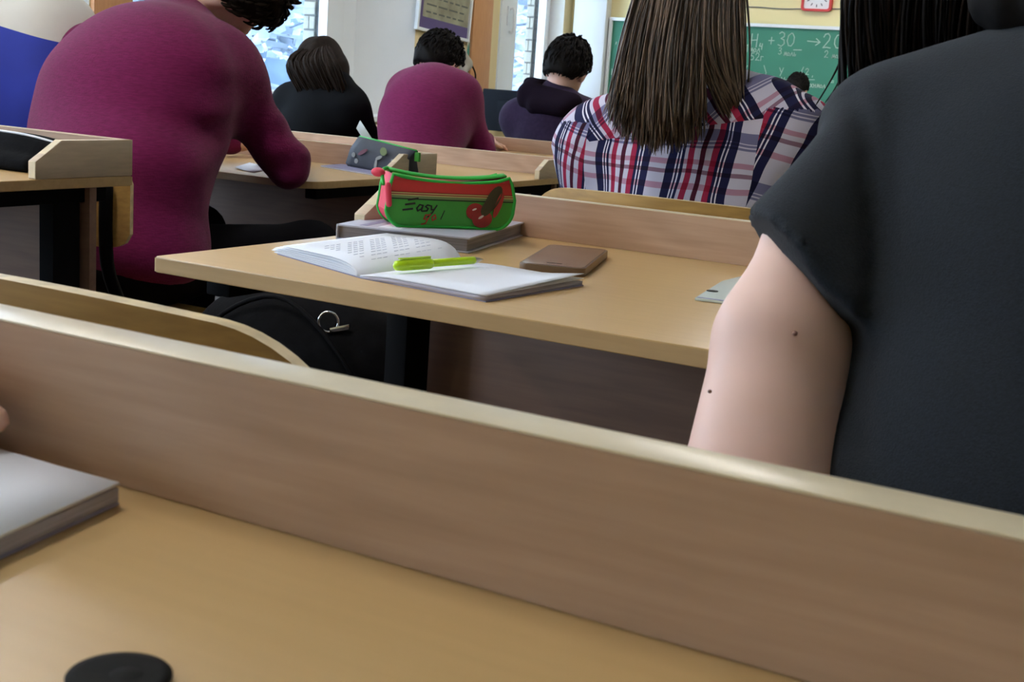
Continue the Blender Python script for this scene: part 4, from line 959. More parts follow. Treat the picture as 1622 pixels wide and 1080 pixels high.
Z3 = 0.66
c0, c1 = Vector(((-2.2479,3.0200,0.6758)[0], 3.02, 0.667)), Vector(((-1.9944,2.9300,0.6871)[0], 2.93, 0.667))
cu = c1 - c0; cl_ = cu.length; cu.normalize(); cn = Vector((cu.y, -cu.x, 0))
gc = thing('grey_pencil_case', 'dark grey pencil case with a pale ruler sticking out, on the desk behind', 'pencil case', tuple((c0 + c1) / 2 - Vector((0, 0, 0.008))))
CH = 0.086
def GC(u, v, d): return c0 + cu * (u * cl_) + Vector((0, 0, -0.005 + v * CH)) + cn * d
m = MB()
prof = [(0.02, 0, 0.022), (-0.01, 0.12, 0.026), (0.02, 0.6, 0.018), (0.09, 1.0, 0.005)]
prof2 = [(0.95, 0, 0.022), (1.0, 0.12, 0.026), (1.0, 0.5, 0.018), (1.08, 0.80, 0.005)]
rings = []
for (ua, va, da), (ub, vb, db) in zip(prof, prof2):
    rings.append([GC(ua + (ub - ua) * t, va + (vb - va) * t, da + 0.006 * math.sin(math.pi * t) - 0.02) for t in [i / 10 for i in range(11)]] + [GC(ua + (ub - ua) * t, va + (vb - va) * t, -da - 0.006 * math.sin(math.pi * t) - 0.02) for t in [1 - i / 10 for i in range(11)]])
nn = 22; V = [p for r in rings for p in r]; F = [(i * nn + k, i * nn + (k + 1) % nn, (i + 1) * nn + (k + 1) % nn, (i + 1) * nn + k) for i in range(3) for k in range(nn)] + [tuple(range(nn - 1, -1, -1)), tuple(range(3 * nn, 4 * nn))]
m.add(V, F).build('body', 'grey_cloth', gc, True)
MB().tube([GC(0.09, 1.0, -0.02), GC(0.4, 0.95, -0.018), GC(0.8, 0.86, -0.02), GC(1.08, 0.80, -0.02)], 0.003, 6).build('zip', 'case_green_trim', gc, True)
MB().obox(GC(1.10, 0.62, -0.02), (cu, (0, 0, 1), cn), (0.010, 0.012, 0.003)).build('zip_tag', 'case_green', gc, bevel=0.001)
MB().obox(GC(0.17, 1.10, -0.02), (cu * 0.8 + Vector((0, 0, -0.6)), cu * 0.6 + Vector((0, 0, 0.8)), cn), (0.040, 0.014, 0.0012)).build('ruler', 'clear_plastic', gc, bevel=0.0004)
def gdisc(u, v, ru, rv, mt, ang=0):
    dd = 0.026 - 0.010 * v + 0.006 * math.sin(math.pi * u) - 0.02 + 0.001
    ct = GC(u, v, dd); nrm_ = (cn + Vector((0, 0, 0.15))).normalized(); up_ = (Vector((0, 0, 1)) - nrm_ * nrm_.z).normalized()
    MB().prism([ct + cu * (ru * math.cos(t) * math.cos(ang) - rv * math.sin(t) * math.sin(ang)) + up_ * (ru * math.cos(t) * math.sin(ang) + rv * math.sin(t) * math.cos(ang)) for t in [i * 2 * math.pi / 12 for i in range(12)]], nrm_ * 0.0015).build('print', mt, gc)
gdisc(0.13, 0.42, 0.009, 0.007, 'print_pale'); gdisc(0.20, 0.24, 0.009, 0.007, 'print_pale'); gdisc(0.3, 0.55, 0.022, 0.006, 'print_plum', 0.4)
gdisc(0.66, 0.66, 0.016, 0.011, 'print_olive', -0.2); gdisc(0.60, 0.45, 0.015, 0.005, 'print_pale', 0.3); gdisc(0.56, 0.22, 0.006, 0.016, 'print_pale'); gdisc(0.82, 0.42, 0.006, 0.004, 'print_pale')
k0 = [Vector((-2.2840,2.9447,0.6620)), Vector((-2.0507,2.8650,0.6620)), Vector((-2.1092,3.0966,0.6620)), Vector((-2.3141,3.1366,0.6620))]
n3 = thing('lilac_notebook', 'lilac exercise book lying beneath the dark grey pencil case', 'notebook', tuple((k0[0] + k0[2]) / 2))
MB().prism([(p.x, p.y, Z3 + 0.0003) for p in k0], (0, 0, 0.0009)).build('back_cover', 'notebook_cover', n3)
MB().prism([(p.x, p.y, Z3 + 0.0012) for p in k0], (0, 0, 0.0020)).build('page_block', 'paper', n3)
MB().prism([(p.x, p.y, Z3 + 0.0032) for p in k0], (0, 0, 0.0008)).build('front_cover', 'notebook_cover', n3)
pw = [Vector(p) for p in ((-2.3033,2.6156,0.6600), (-2.2106,2.5808,0.6600), (-2.2733,2.7233,0.6600), (-2.4032,2.7866,0.6600))]
tag(base_origin(MB().sheet([[Vector((p.x, p.y, Z3 + 0.002 + h)) for p, h in ((pw[0], .004), (pw[0].lerp(pw[1], .5), 0.0), (pw[1], 0))], [Vector((p.x, p.y, Z3 + 0.002 + h)) for p, h in ((pw[3], .003), (pw[3].lerp(pw[2], .5), 0.001), (pw[2], 0))]], 0.0012).build('paper_sheet', 'paper', None, True)), 'white paper sheet under the near burgundy arm', 'paper')

# black backpack and bottle in the aisle under the desks
bp = thing('backpack', 'black backpack with a metal ring standing in the dark aisle', 'backpack', (-1.2141,1.6436,0.3652))
q = Vector((-1.2529,1.6979,0.4420)) + Vector((-0.08, 0, 0))
bp.location = (q.x, q.y, 0)
blob('body', [ell((q.x, q.y, 0.22), (0.26, 0.13, 0.22)), ell((q.x, q.y, 0.46), (0.23, 0.11, 0.13))], 'black_cloth', bp, 0.05, 0.012, cuts=[((0, 0, 0.002), (0, 0, -1))])
blob('pocket', [ell((q.x + 0.02, q.y - 0.09, 0.16), (0.11, 0.06, 0.12))], 'black_cloth', bp, 0.03, 0.012)
MB().tube(catmull([(q.x - 0.20, q.y - 0.06, 0.36), (q.x - 0.14, q.y - 0.09, 0.50), (q.x, q.y - 0.08, 0.575), (q.x + 0.14, q.y - 0.09, 0.50), (q.x + 0.20, q.y - 0.06, 0.36)], 6), 0.004, 6).build('zip', 'black_steel', bp, True)
MB().tube(catmull([(q.x - 0.05, q.y + 0.02, 0.57), (q.x - 0.04, q.y + 0.02, 0.615), (q.x + 0.04, q.y + 0.02, 0.615), (q.x + 0.05, q.y + 0.02, 0.57)], 6), 0.010, 6).build('handle', 'black_cloth', bp, True)
rg = Vector((-1.2293,1.6188,0.5495))
MB().tube([rg + Vector((0.013 * math.cos(t), 0.008 * math.cos(t), 0.016 * math.sin(t))) for t in [i * 2 * math.pi / 20 for i in range(20)]], 0.0022, 6, closed=True).build('ring', 'chrome', bp, True)
MB().tube(catmull([rg + Vector((0, 0, -0.028)), rg + Vector((0.0, 0.06, -0.06)), (q.x, q.y, 0.50)], 6), 0.007, 6).build('strap', 'black_cloth', bp, True)
MB().obox((-1.2126,1.6262,0.5411), ((0.8, 0.3, 0.25), (-.3, .8, 0), (0, 0, 1)), (0.016, 0.003, 0.004)).build('buckle', 'chrome', bp, bevel=0.001)

# =================================================================== PEOPLE
A3 = lambda v: np.array(v, float)
def unit(v): v = A3(v); return v / np.linalg.norm(v)
def head_prims(c, f, u, s=1.0):
    c = A3(c); f = unit(f); u = A3(u); u = unit(u - f * f.dot(u)); r = np.cross(f, u)
    P = [ell(c + u * .022 * s - f * .012 * s, A3((.074, .094, .100)) * s, r, u, 0.02), ell(c - u * .045 * s + f * .022 * s, A3((.057, .068, .072)) * s, r, u, 0.03),
         cone(c + f * .086 * s + u * .004 * s, c + f * .102 * s - u * .030 * s, .008 * s, .013 * s, 0.012), ell(c + f * .066 * s - u * .095 * s, A3((.026, .022, .018)) * s, r, u, 0.02),
         ell(c + f * .078 * s - u * .062 * s, A3((.026, .016, .018)) * s, r, u, 0.015), cone(c + f * .082 * s + u * .028 * s - r * .04 * s, c + f * .082 * s + u * .028 * s + r * .04 * s, .010 * s, .010 * s, 0.015)]
    for sg in (-1, 1): P.append(ell(c + r * sg * .077 * s - u * .012 * s - f * .005 * s, A3((.011, .019, .031)) * s, r, u, 0.008))
    return P, (c, f, u, r, s)
def face(fr, parent):
    c, f, u, r, s = fr
    for sg in (-1, 1): MB().lathe(c + f * .080 * s + r * sg * .031 * s + u * .006 * s, [(0.0005, -.006), (.009 * s, -.003), (.011 * s, .002), (.008 * s, .006), (.0005, .008)], 12, f).build('eye', 'eye_white', parent, True)
    MB().tube([Vector(c + f * .092 * s - u * .062 * s + r * q * s) for q in (-.022, -.01, 0, .01, .022)], [.002, .005, .0055, .005, .002], 6).build('lips', 'lips', parent, True)
def short_hair(fr, parent, m, nape=-0.06, grow=1.0, front=(0.055, 0.055), side=0.02):
    c, f, u, r, s = fr
    blob('hair', [ell(c + u * .028 * s - f * .014 * s, A3((.084, .103, .106)) * s * grow, r, u), ell(c - f * .055 * s - u * .02 * s, A3((.068, .055, .070)) * s * grow, r, u)], m, parent, 0.03, 0.006,
         cuts=[(c + f * front[0] * s + u * front[1] * s, f * .72 - u * .70), (c + u * nape * s, -u), (c + f * side * s - u * .02 * s, f * .9 - u * .45)],
         fold=lambda P: 0.0022 * np.sin(95 * ((P - c) @ r) + 6 * np.sin(28 * ((P - c) @ u))) + 0.002 * np.sin(70 * ((P - c) @ u) + 50 * ((P - c) @ r)))
def tufts(fr, parent, m, n=260, grow=1.0, nape=-0.06):
    c, f, u, r, s = fr; R_ = random.Random(11); ro = []
    rad = A3((.086, .106, .108)) * s * grow; ce = c + u * .028 * s - f * .014 * s
    while len(ro) < n:
        d = A3((R_.gauss(0, 1), R_.gauss(0, 1), R_.gauss(0, 1))); d /= np.linalg.norm(d)
        p = ce + r * d[0] * rad[0] + f * d[1] * rad[1] + u * d[2] * rad[2]
        if (p - c) @ u < nape * s + .012 or ((p - c - f * .05 * s - u * .05 * s) @ (f * .72 - u * .70)) > 0 or ((p - c - f * .02 * s + u * .02 * s) @ (f * .9 - u * .45)) > 0: continue
        nr = unit(r * d[0] / rad[0] + f * d[1] / rad[1] + u * d[2] / rad[2]); t = -u * .8 - f * .3 + r * d[0] * .5; t = unit(t - nr * t.dot(nr) + nr * .12)
        l = R_.uniform(.018, .034) * s
        ro.append(([p - nr * .004, p + t * l * .5 + nr * .002, p + t * l - nr * .003], R_.uniform(.8, 1.6)))
    strands('hair_strands', ro, parent, m, 0.0030 * s, 4)
def hand_prims(w, d, up, s=1.0, side=1, curl=0.5):
    """wrist, pointing direction, back-of-hand direction; side +1 puts the thumb towards d x up"""
    w = A3(w); d = unit(d); up = A3(up); up = unit(up - d * d.dot(up)); x = np.cross(d, up) * side
    P = [ell(w + d * .050 * s, A3((.038, .016, .048)) * s, x, d, 0.012), cone(w - d * .01, w + d * .03 * s, .025 * s, .022 * s, 0.02)]
    for i, (o, l) in enumerate(((.028, .072), (.010, .080), (-.010, .075), (-.027, .058))):
        b = w + d * (.088 - abs(o) * .25) * s + x * o * s
        d1 = unit(d - up * curl * .6); d2 = unit(d - up * curl * 1.5)
        m1 = b + d1 * l * .5 * s; P += [cone(b - d * .02 * s, m1, .0095 * s, .0085 * s, 0.004), cone(m1, m1 + d2 * l * .5 * s, .0085 * s, .0065 * s, 0.004)]
    t0 = w + d * .025 * s + x * .030 * s; t1 = t0 + unit(d * .6 + x * .8 - up * .2) * .042 * s
    P += [cone(t0, t1, .012 * s, .0105 * s, 0.006), cone(t1, t1 + unit(d + x * .25 - up * .3) * .032 * s, .0105 * s, .008 * s, 0.004)]
    return P
def seated(label, J, S, cloth, hairmat, skin='skin', face_on=True, group=None, vox=0.011, fold=None, matfn=None, cuts=(), extra=(), sleeve='long', bodyextra=(), trousers='trousers', collar=True, headf=(0, .8, -.6), headu=(0, .6, .8), hs=1.0, cloth_name='sweater', hair='short', hairkw=None, hands=True, bvox=0.008, hem=None, bare=None, armL=None, shr=None, bis=()):
    J = {k: A3(v) for k, v in J.items()}
    px, py = J['pel'][0], J['pel'][1]
    p = thing('person', label, 'person', (px, py, 0), group)
    L = unit(J['shR'] - J['shL']); sp = unit(J['neck'] - J['bel'])
    wc, dc, wb, db, wp, dp, ra = S
    # clothing
    T = [ell(J['pel'] + A3((0, 0, .03)), (wp, dp, .13), L, (0, 0, 1), 0.08), ell(J['bel'], (wb, db, .17), L, unit(J['chest'] - J['pel']), 0.08), ell(J['chest'], (wc, dc, .19), L, sp, 0.08),
         ell((J['shL'] + J['shR']) / 2 - sp * .03, (np.linalg.norm(J['shR'] - J['shL']) * .5, dc * .72, .11), L, sp, 0.08),
         cone(J['shL'], J['shR'], shr or ra, ra, 0.08), cone(J['neck'] - sp * .03, J['shL'], .052, (shr or ra * .85), 0.05 if shr else 0.08), cone(J['neck'] - sp * .03, J['shR'], .052, ra * .85, 0.08)]
    if collar: T.append(cone(J['neck'] - sp * .05, J['neck'] + sp * .012, .070, .064, 0.025))
    for s in 'LR':
        if armL and s == 'L': T += armL[0]
        elif sleeve == 'long':
            T += [cone(J['sh' + s], J['el' + s], ra, ra * .80, 0.07), cone(J['el' + s], J['wr' + s], ra * .80, ra * .56, 0.02)]
        else:
            e = J['sh' + s] + (J['el' + s] - J['sh' + s]) * sleeve
            ct = hem if (hem and s == 'L') else (e - unit(J['el' + s] - J['sh' + s]) * ra * .2, unit(J['el' + s] - J['sh' + s]))
            T.append(cone(J['sh' + s], e, ra * .92, ra * 1.22, 0.05, cut=ct))
    c = blob(cloth_name, T + list(extra), cloth, p, 0.04, vox, cuts=cuts, fold=fold, matfn=matfn, bis=bis)
    # body under the clothes, continuous from head to hands
    HP, fr = head_prims(J['head'], headf, headu, hs)
    b = HP + [cone(J['neck'] - sp * .04, J['head'] - unit(headu) * .05 * hs - unit(headf) * .02 * hs, .054 * hs, .050 * hs, 0.03),
              ell(J['chest'], (wc * .86, dc * .84, .17), L, sp, 0.05), ell(J['bel'], (wb * .85, db * .82, .15), L, sp, 0.05), cone(J['shL'], J['shR'], ra * .85, ra * .85, 0.03)]
    for s in 'LR':
        k = 1.0 if sleeve != 'long' else 0.72
        if armL and s == 'L':
            b += armL[1] + hand_prims(J['wrL'], J['wrL'] - J['elL'] + A3((0, .10, -.02)), (0, 0, 1), 0.95, 1); continue
        if bare: b.append(cone(J['sh' + s], J['el' + s], bare[0], bare[1], 0.02))
        b += [cone(J['sh' + s], J['el' + s], ra * (.92 if k == 1 else .72), ra * (.74 if k == 1 else .6), 0.03), cone(J['el' + s], J['wr' + s], ra * .62 if k == 1 else ra * .5, ra * .42, 0.015)]
        if hands: b += hand_prims(J['wr' + s], J['wr' + s] - J['el' + s] + A3((0, .10, -.02)), (0, 0, 1), 0.95, -1 if s == 'R' else 1)
    blob('body', b + list(bodyextra), skin, p, 0.03, bvox)
    if face_on: face(fr, p)
    # trousers and shoes
    q = []
    for sx, s in ((-1, 'L'), (1, 'R')):
        kn = J.get('kn' + s, J['pel'] + L * sx * .12 + A3((0, .40, .02))); an = J.get('an' + s, A3((kn[0], kn[1] - .02, .10)))
        q += [cone(J['pel'] + L * sx * .08, kn, .085, .065), cone(kn, an, .062, .045)]
        blob('shoe', [cone(an + A3((0, -.03, -.055)), an + A3((0, .14, -.062)), .042, .036), cone(an + A3((0, -.01, 0)), an + A3((0, .0, -.04)), .045, .045)], 'shoe_rubber', p, 0.03, 0.012, cuts=[((0, 0, 0.001), (0, 0, -1))])
    blob('trousers', q + [ell(J['pel'], (wp * .93, dp * .95, .10), L)], trousers, p, 0.05, 0.014)
    if hair == 'short':
        short_hair(fr, p, hairmat, **(hairkw or {})); tufts(fr, p, hairmat, 480, (hairkw or {}).get('grow', 1.0), (hairkw or {}).get('nape', -0.06))
    return p, fr, J
def strands(name, roots, parent, m, r=0.003, n=4):
    mb = MB()
    for P, k in roots:
        Q = catmull(P, 5); mb.tube(Q, [r * k * (0.6 + 0.6 * math.sin(math.pi * min(1, i / len(Q) + 0.25))) * (1 if i < len(Q) - 1 else 0.2) for i in range(len(Q))], n)
    return mb.build(name, m, parent, True, recalc=False)

# ---- person in the black T-shirt (nearest, right)
NHEM = ((-0.2518,0.8152,0.8304), tuple(-RIGHT * 200 - UP * 150))
NARM = ([cone((-0.2278,0.8878,0.9263), (-0.2537,0.8052,0.8319), 0.027, 0.045, 0.012, cut=NHEM), cone((-0.2211,0.8775,0.9003), (-0.2282,0.8004,0.8000), 0.032, 0.047, 0.012, cut=NHEM)],
        [cone((-0.2348,0.8947,0.9070), (-0.2506,0.8339,0.8481), 0.016, 0.028, 0.006), cone((-0.2506,0.8339,0.8481), (-0.2503,0.7973,0.7890), 0.029, 0.042, 0.012), cone((-0.2503,0.7973,0.7890), (-0.2399,0.7528,0.7067), 0.042, 0.049, 0.012), cone((-0.2399,0.7528,0.7067), (-0.2393,0.7518,0.6749), 0.046, 0.038, 0.006), cone((-0.2393,0.7518,0.6749), (-0.215, 1.085, 0.76), 0.038, 0.026, 0.01)])
SEAM = [A3(p) for p in ((-0.2339,0.8519,0.9475), (-0.2206,0.8307,0.9247), (-0.2064,0.8070,0.8880), (-0.2015,0.8012,0.8507), (-0.2027,0.7936,0.8204), (-0.2055,0.7864,0.7956), (-0.1997,0.7765,0.7376))]
def near_fold(P):
    d = 0.0025 * np.sin(38 * P[..., 0] + 9 * P[..., 2]) * np.clip((0.85 - P[..., 2]) * 4, 0, 1)
    F_ = np.array(FWD); q = P - (P @ F_)[..., None] * F_; best = np.full(P.shape[:-1], 1.0)
    for a, b in zip(SEAM, SEAM[1:]):
        a = a - F_ * a.dot(F_); b = b - F_ * b.dot(F_); ab = b - a
        h = np.clip((q - a) @ ab / ab.dot(ab), 0, 1); best = np.minimum(best, np.sqrt(((q - a - h[..., None] * ab) ** 2).sum(-1)))
    return d + 0.0035 * np.exp(-(best / 0.0055) ** 2) + 0.0008 * np.sin(70 * P[..., 2] + 40 * P[..., 0])
near_p, near_f, NJ = seated('person in a black T-shirt with a bare upper arm, nearest on the right', dict(
    pel=(-0.03, 0.76, 0.50), bel=(-0.045, 0.80, 0.66), chest=(-0.05, 0.87, 0.80), neck=(-0.075, 0.975, 0.990), head=(-0.2354,1.1679,1.0827),
    shL=(-0.2275,0.9132,0.9192), shR=(0.130, 0.915, 0.885), elL=(-0.2402,0.7411,0.6816), elR=(0.19, 0.86, 0.62), wrL=(-0.215, 1.085, 0.76), wrR=(0.11, 1.10, 0.76)),
    (.175, .115, .186, .118, .190, .125, .054), 'black_tshirt', 'hair_black', sleeve=0.5, shr=0.032, armL=NARM, cloth_name='t_shirt', vox=0.0055, bvox=0.0055, hair=None, collar=False, headf=(-.25, .75, -.6), headu=(-.2, .5, .85),
    fold=near_fold)
c_, f_, u_h, r_h, s_h = near_f
blob('hair', [ell(c_ + u_h * .03 - f_ * .012, (.090, .108, .112), r_h, u_h), cone((-0.2349,1.1152,1.0810), (-0.2379,1.0697,0.9911), 0.075, 0.055), cone((-0.2394,1.0711,1.0006), (-0.2534,1.0275,0.9461), 0.050, 0.034), cone((-0.2083,1.1409,1.0261), (-0.2083,1.0953,0.9795), 0.06, 0.04), cone((-0.2000,1.1189,1.0628), (-0.1762,1.0978,1.0143), 0.055, 0.034)], 'hair_black', near_p, 0.04, 0.008,
     cuts=[(c_ + f_ * .05 + u_h * .05, f_ * .8 - u_h * .6 + r_h * 0.9)], fold=lambda P: 0.003 * np.sin(150 * P[..., 0] + 40 * P[..., 1] + 12 * P[..., 2]))
blob('nape_hair', [cone((-0.1974,1.0501,1.0618), (-0.1617,0.9184,1.0115), 0.036, 0.022), cone((-0.1617,0.9184,1.0115), (-0.1384,0.9065,1.0047), 0.022, 0.020)], 'hair_black', near_p, 0.02, 0.005, fold=lambda P: 0.0015 * np.sin(260 * P[..., 0] + 60 * P[..., 2]))
hr = random.Random(3); roots = []
for i in range(420):
    t = hr.random(); a = A3((-0.2878,1.0399,1.0849)) * (1 - t) + A3((-0.1469,1.0567,1.0956)) * t + A3((0, hr.uniform(-.02, .03), 0)); e = A3((-0.2757,0.9843,0.9391)) * (1 - t) + A3((-0.1555,1.0520,0.9938)) * t + A3((hr.uniform(-.01, .01), hr.uniform(-.03, .02), hr.uniform(-.03, .02)))
    md = (a + e) / 2 + A3((-.010, -.02, .01)) * (1 - t) + A3((0, -.015, 0)) * t
    cr_ = c_ + u_h * .135 + r_h * (t - .5) * .06 + f_ * hr.uniform(-.03, .03); bk_ = c_ + u_h * .07 - f_ * .105 * math.sin(math.pi * (.25 + .5 * t)) + r_h * (t - .5) * .19
    roots.append(([cr_, bk_, a * .5 + bk_ * .5, md, e], hr.uniform(0.6, 1.5)))
strands('hair_strands', roots[:300], near_p, 'hair_black', 0.0020)
strands('hair_strands', roots[300:], near_p, 'hair_dark_brown', 0.0018)
roots = [([(-0.2934,1.0238,1.0279), (-0.2913,1.0036,0.9849), (-0.2946,0.9963,0.9613), (-0.3014,0.9743,0.9326)], 0.45), ([(-0.2975,1.0214,1.0276), (-0.2931,1.0046,0.9941), (-0.2821,0.9896,0.9526)], 0.3), ([(-0.2901,1.0257,1.0282), (-0.2879,1.0065,0.9899), (-0.2885,0.9865,0.9544), (-0.2957,0.9781,0.9354)], 0.35), ([(-0.2872,1.0274,1.0284), (-0.2831,1.0082,0.9856), (-0.2778,0.9900,0.9437)], 0.5), ([(-0.2844,1.0290,1.0286), (-0.2815,1.0092,0.9857), (-0.2762,0.9909,0.9438)], 0.6)]
strands('loose_hair', roots, near_p, 'hair_black', 0.0022)
# moles on the arm
for mx0, my0, r0 in ((1259, 528, 0.0016), (1121, 620, 0.0012)):
    pc_, dm = Vector((-0.2308,0.7564,0.8024) if r0 > .0014 else (-0.2691,0.7266,0.7654)), Vector(FWD)
    MB().lathe(pc_, [(0.0002, -r0), (r0, -r0 * .5), (r0, r0 * .5), (0.0002, r0)], 10).build('mole', 'mole', near_p, True)

# ---- person in the plaid shirt with long straight hair
yoke_z = lambda cen: cen[:, 2] + 0.10 * (cen[:, 0] + 0.83) ** 2 * 3
def plaid_fn(cen):
    # 0 back, 1 yoke, 2 sleeves
    x = cen[:, 0]; z = cen[:, 2]
    xl, xr = PJ['shL'][0], PJ['shR'][0]
    yz = 0.842 + 0.21 * (x - xl)
    out = np.where(z > yz, 1, 0)
    out = np.where((x < xl + 0.012) & (z < 0.875), 2, out); out = np.where((x > xr - 0.006) & (z < 0.92), 2, out)
    return out
PJ = dict(pel=(-0.80, 1.98, 0.50), bel=(-0.80, 1.99, 0.66), chest=(-0.795, 2.03, 0.79), neck=(-0.845, 2.055, 0.925), head=(-0.9070,2.1533,1.1334),
          shL=(-0.9772,2.0200,0.8272), shR=(-0.6813,2.0600,0.8600), elL=(-1.0302,2.1000,0.7054), elR=(-0.6542,2.2000,0.7891), wrL=(-0.86, 2.45, 0.74), wrR=(-0.66, 2.48, 0.74))
pl_p, pl_f, PJ2 = seated('person in a red, navy and white plaid shirt with long brown hair', PJ, (.160, .105, .150, .105, .165, .12, .056), ['plaid_back', 'plaid_yoke', 'plaid_sleeve'], 'hair_brown', cloth_name='plaid_shirt', vox=0.007, hair=None, matfn=plaid_fn, bis=[((PJ['shL'][0], 0, 0.842), (-0.21, 0, 1)), ((PJ['shL'][0] + 0.012, 0, 0), (1, 0, 0)), ((PJ['shR'][0] - 0.006, 0, 0), (1, 0, 0))], headf=(-.1, .85, -.45), headu=(0, .45, .9),
    fold=lambda P: 0.0035 * np.sin(60 * P[..., 2] + 14 * P[..., 0]) * np.clip((0.86 - P[..., 2]) * 6, 0, 1) + 0.003 * np.sin(45 * P[..., 0] - 60 * P[..., 2]) * np.clip((P[..., 2] - 0.84) * 8, 0, 1) - 0.003 * (P[..., 2] > 0.842 + 0.21 * (P[..., 0] - PJ['shL'][0])))
# yoke seam ridge
xl, xr = PJ['shL'][0], PJ['shR'][0]
hc, hf, hu, hrt, hs_ = pl_f
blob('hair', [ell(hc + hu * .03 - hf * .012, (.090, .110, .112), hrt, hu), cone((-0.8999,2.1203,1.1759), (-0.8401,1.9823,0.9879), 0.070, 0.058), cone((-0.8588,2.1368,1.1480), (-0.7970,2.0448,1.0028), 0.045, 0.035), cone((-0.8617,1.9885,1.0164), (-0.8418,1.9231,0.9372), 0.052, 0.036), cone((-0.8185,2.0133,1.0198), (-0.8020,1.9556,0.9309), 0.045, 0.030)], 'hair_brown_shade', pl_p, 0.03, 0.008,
     cuts=[(hc + hf * .05 + hu * .05, hf * .8 - hu * .6)], fold=lambda P: 0.004 * np.sin(110 * P[..., 0] + 25 * P[..., 2]) )
roots = []
for i in range(1500):
    t = hr.random(); lay = hr.uniform(-1, 1)
    top = A3((-0.9103,1.9779,1.1401)) * (1 - t) + A3((-0.7907,2.0826,1.1533)) * t
    bot = A3((-0.8744,1.8227,0.9093)) * (1 - t) ** 1.0 + A3((-0.7215,1.9452,0.8932)) * t
    bot = bot + A3((hr.uniform(-.012, .012), hr.uniform(-.02, .02), hr.uniform(-.03, .02) - 0.035 * math.sin(math.pi * min(1, t * 1.3))))
    dpt = -0.055 * math.sin(math.pi * min(max(t, .05), .95)) + hr.uniform(0, .03)
    mid = (top * .45 + bot * .55) + A3((0, dpt, 0.0)) + A3((hr.uniform(-.008, .008), 0, 0))
    top = top + A3((0, dpt * .7, 0)); bot = bot + A3((0, dpt * .4, 0))
    if t > 0.72: bot = bot * (0.35) + (A3((-0.7251,1.9954,0.9174)) ) * .65; bot[2] += hr.uniform(-.02, .02)
    e_lat = (t - .5) * 2
    back = hc + hu * .075 - hf * (.118 * math.sqrt(max(0, 1 - .75 * e_lat ** 2)) - .0) + hrt * e_lat * .088
    crown = hc + hu * (.146 - .03 * abs(e_lat)) + hrt * e_lat * .05 + hf * hr.uniform(-.02, .02)
    roots.append(([crown, back, top, mid, bot], hr.uniform(.7, 1.9)))
strands('hair_strands', roots[:1000], pl_p, 'hair_brown', 0.0015)
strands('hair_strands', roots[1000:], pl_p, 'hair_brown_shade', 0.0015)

# ---- big burgundy sweater, left
b1_p, b1_f, _ = seated('person in a burgundy sweater bent low over the desk, nearest on the left', dict(
    pel=(-2.17, 2.10, 0.49), bel=(-2.205, 2.12, 0.66), chest=(-2.235, 2.215, 0.855), neck=(-2.3143,2.4200,1.0328), head=(-2.2278,2.5000,1.0918),
    shL=(-2.6310,2.4200,0.9086), shR=(-2.1237,2.3600,0.9083), elL=(-2.75, 2.75, 0.71), elR=(-2.0390,2.5000,0.6964), wrL=(-2.62, 2.96, 0.70), wrR=(-2.27, 2.78, 0.70), knR=(-1.96, 2.50, 0.50), knL=(-2.34, 2.52, 0.50)),
    (.235, .150, .240, .165, .225, .16, .066), 'burgundy_knit', 'hair_dark_brown', vox=0.009, headf=(-.12, .32, -.94), headu=(.8, .5, .05), hairkw=dict(nape=-0.085, grow=1.06, side=0.085), hs=1.02, extra=[ell((-2.2714,2.2200,0.7848), (.245, .150, .255), (1, 0.1, 0), (0.12, .3, .9), 0.08)],
    fold=lambda P: 0.004 * np.sin(34 * P[..., 2] + 16 * P[..., 0]) * np.clip((0.72 - P[..., 2]) * 5, 0, 1) + 0.0015 * np.sin(40 * P[..., 2]) + 0.007 * np.sin(75 * (P[..., 2] * .8 + P[..., 0] * .55)) * np.exp(-((P - A3((-1.9888,2.1800,0.8122))) ** 2).sum(-1) / 0.11 ** 2) + 0.005 * np.sin(70 * P[..., 2] - 30 * P[..., 0]) * np.exp(-((P - A3((-1.9990,2.4500,0.7188))) ** 2).sum(-1) / 0.12 ** 2))
# ---- far burgundy sweater
b2_p, b2_f, _ = seated('person in a burgundy sweater with head bowed, further away in the middle', dict(
    pel=(-2.80, 4.20, 0.44), bel=(-2.80, 4.20, 0.60), chest=(-2.8510,4.3000,0.8066), neck=(-2.8718,4.4400,0.8804), head=(-2.9545,4.5400,0.9673),
    shL=(-2.9778,4.3800,0.8430), shR=(-2.7569,4.4000,0.8482), elL=(-3.02, 4.66, 0.68), elR=(-2.6879,4.4800,0.6452), wrL=(-2.9, 4.8, 0.67), wrR=(-2.90, 4.86, 0.67)),
    (.165, .120, .165, .125, .165, .13, .062), 'burgundy_knit', 'hair_black', vox=0.012, headf=(.1, .76, -.62), headu=(.1, .66, .72), extra=[ell((-2.8485,4.3000,0.7231), (.178, .13, .155), (1, 0.1, 0), (0.1, .3, .9), 0.07)])
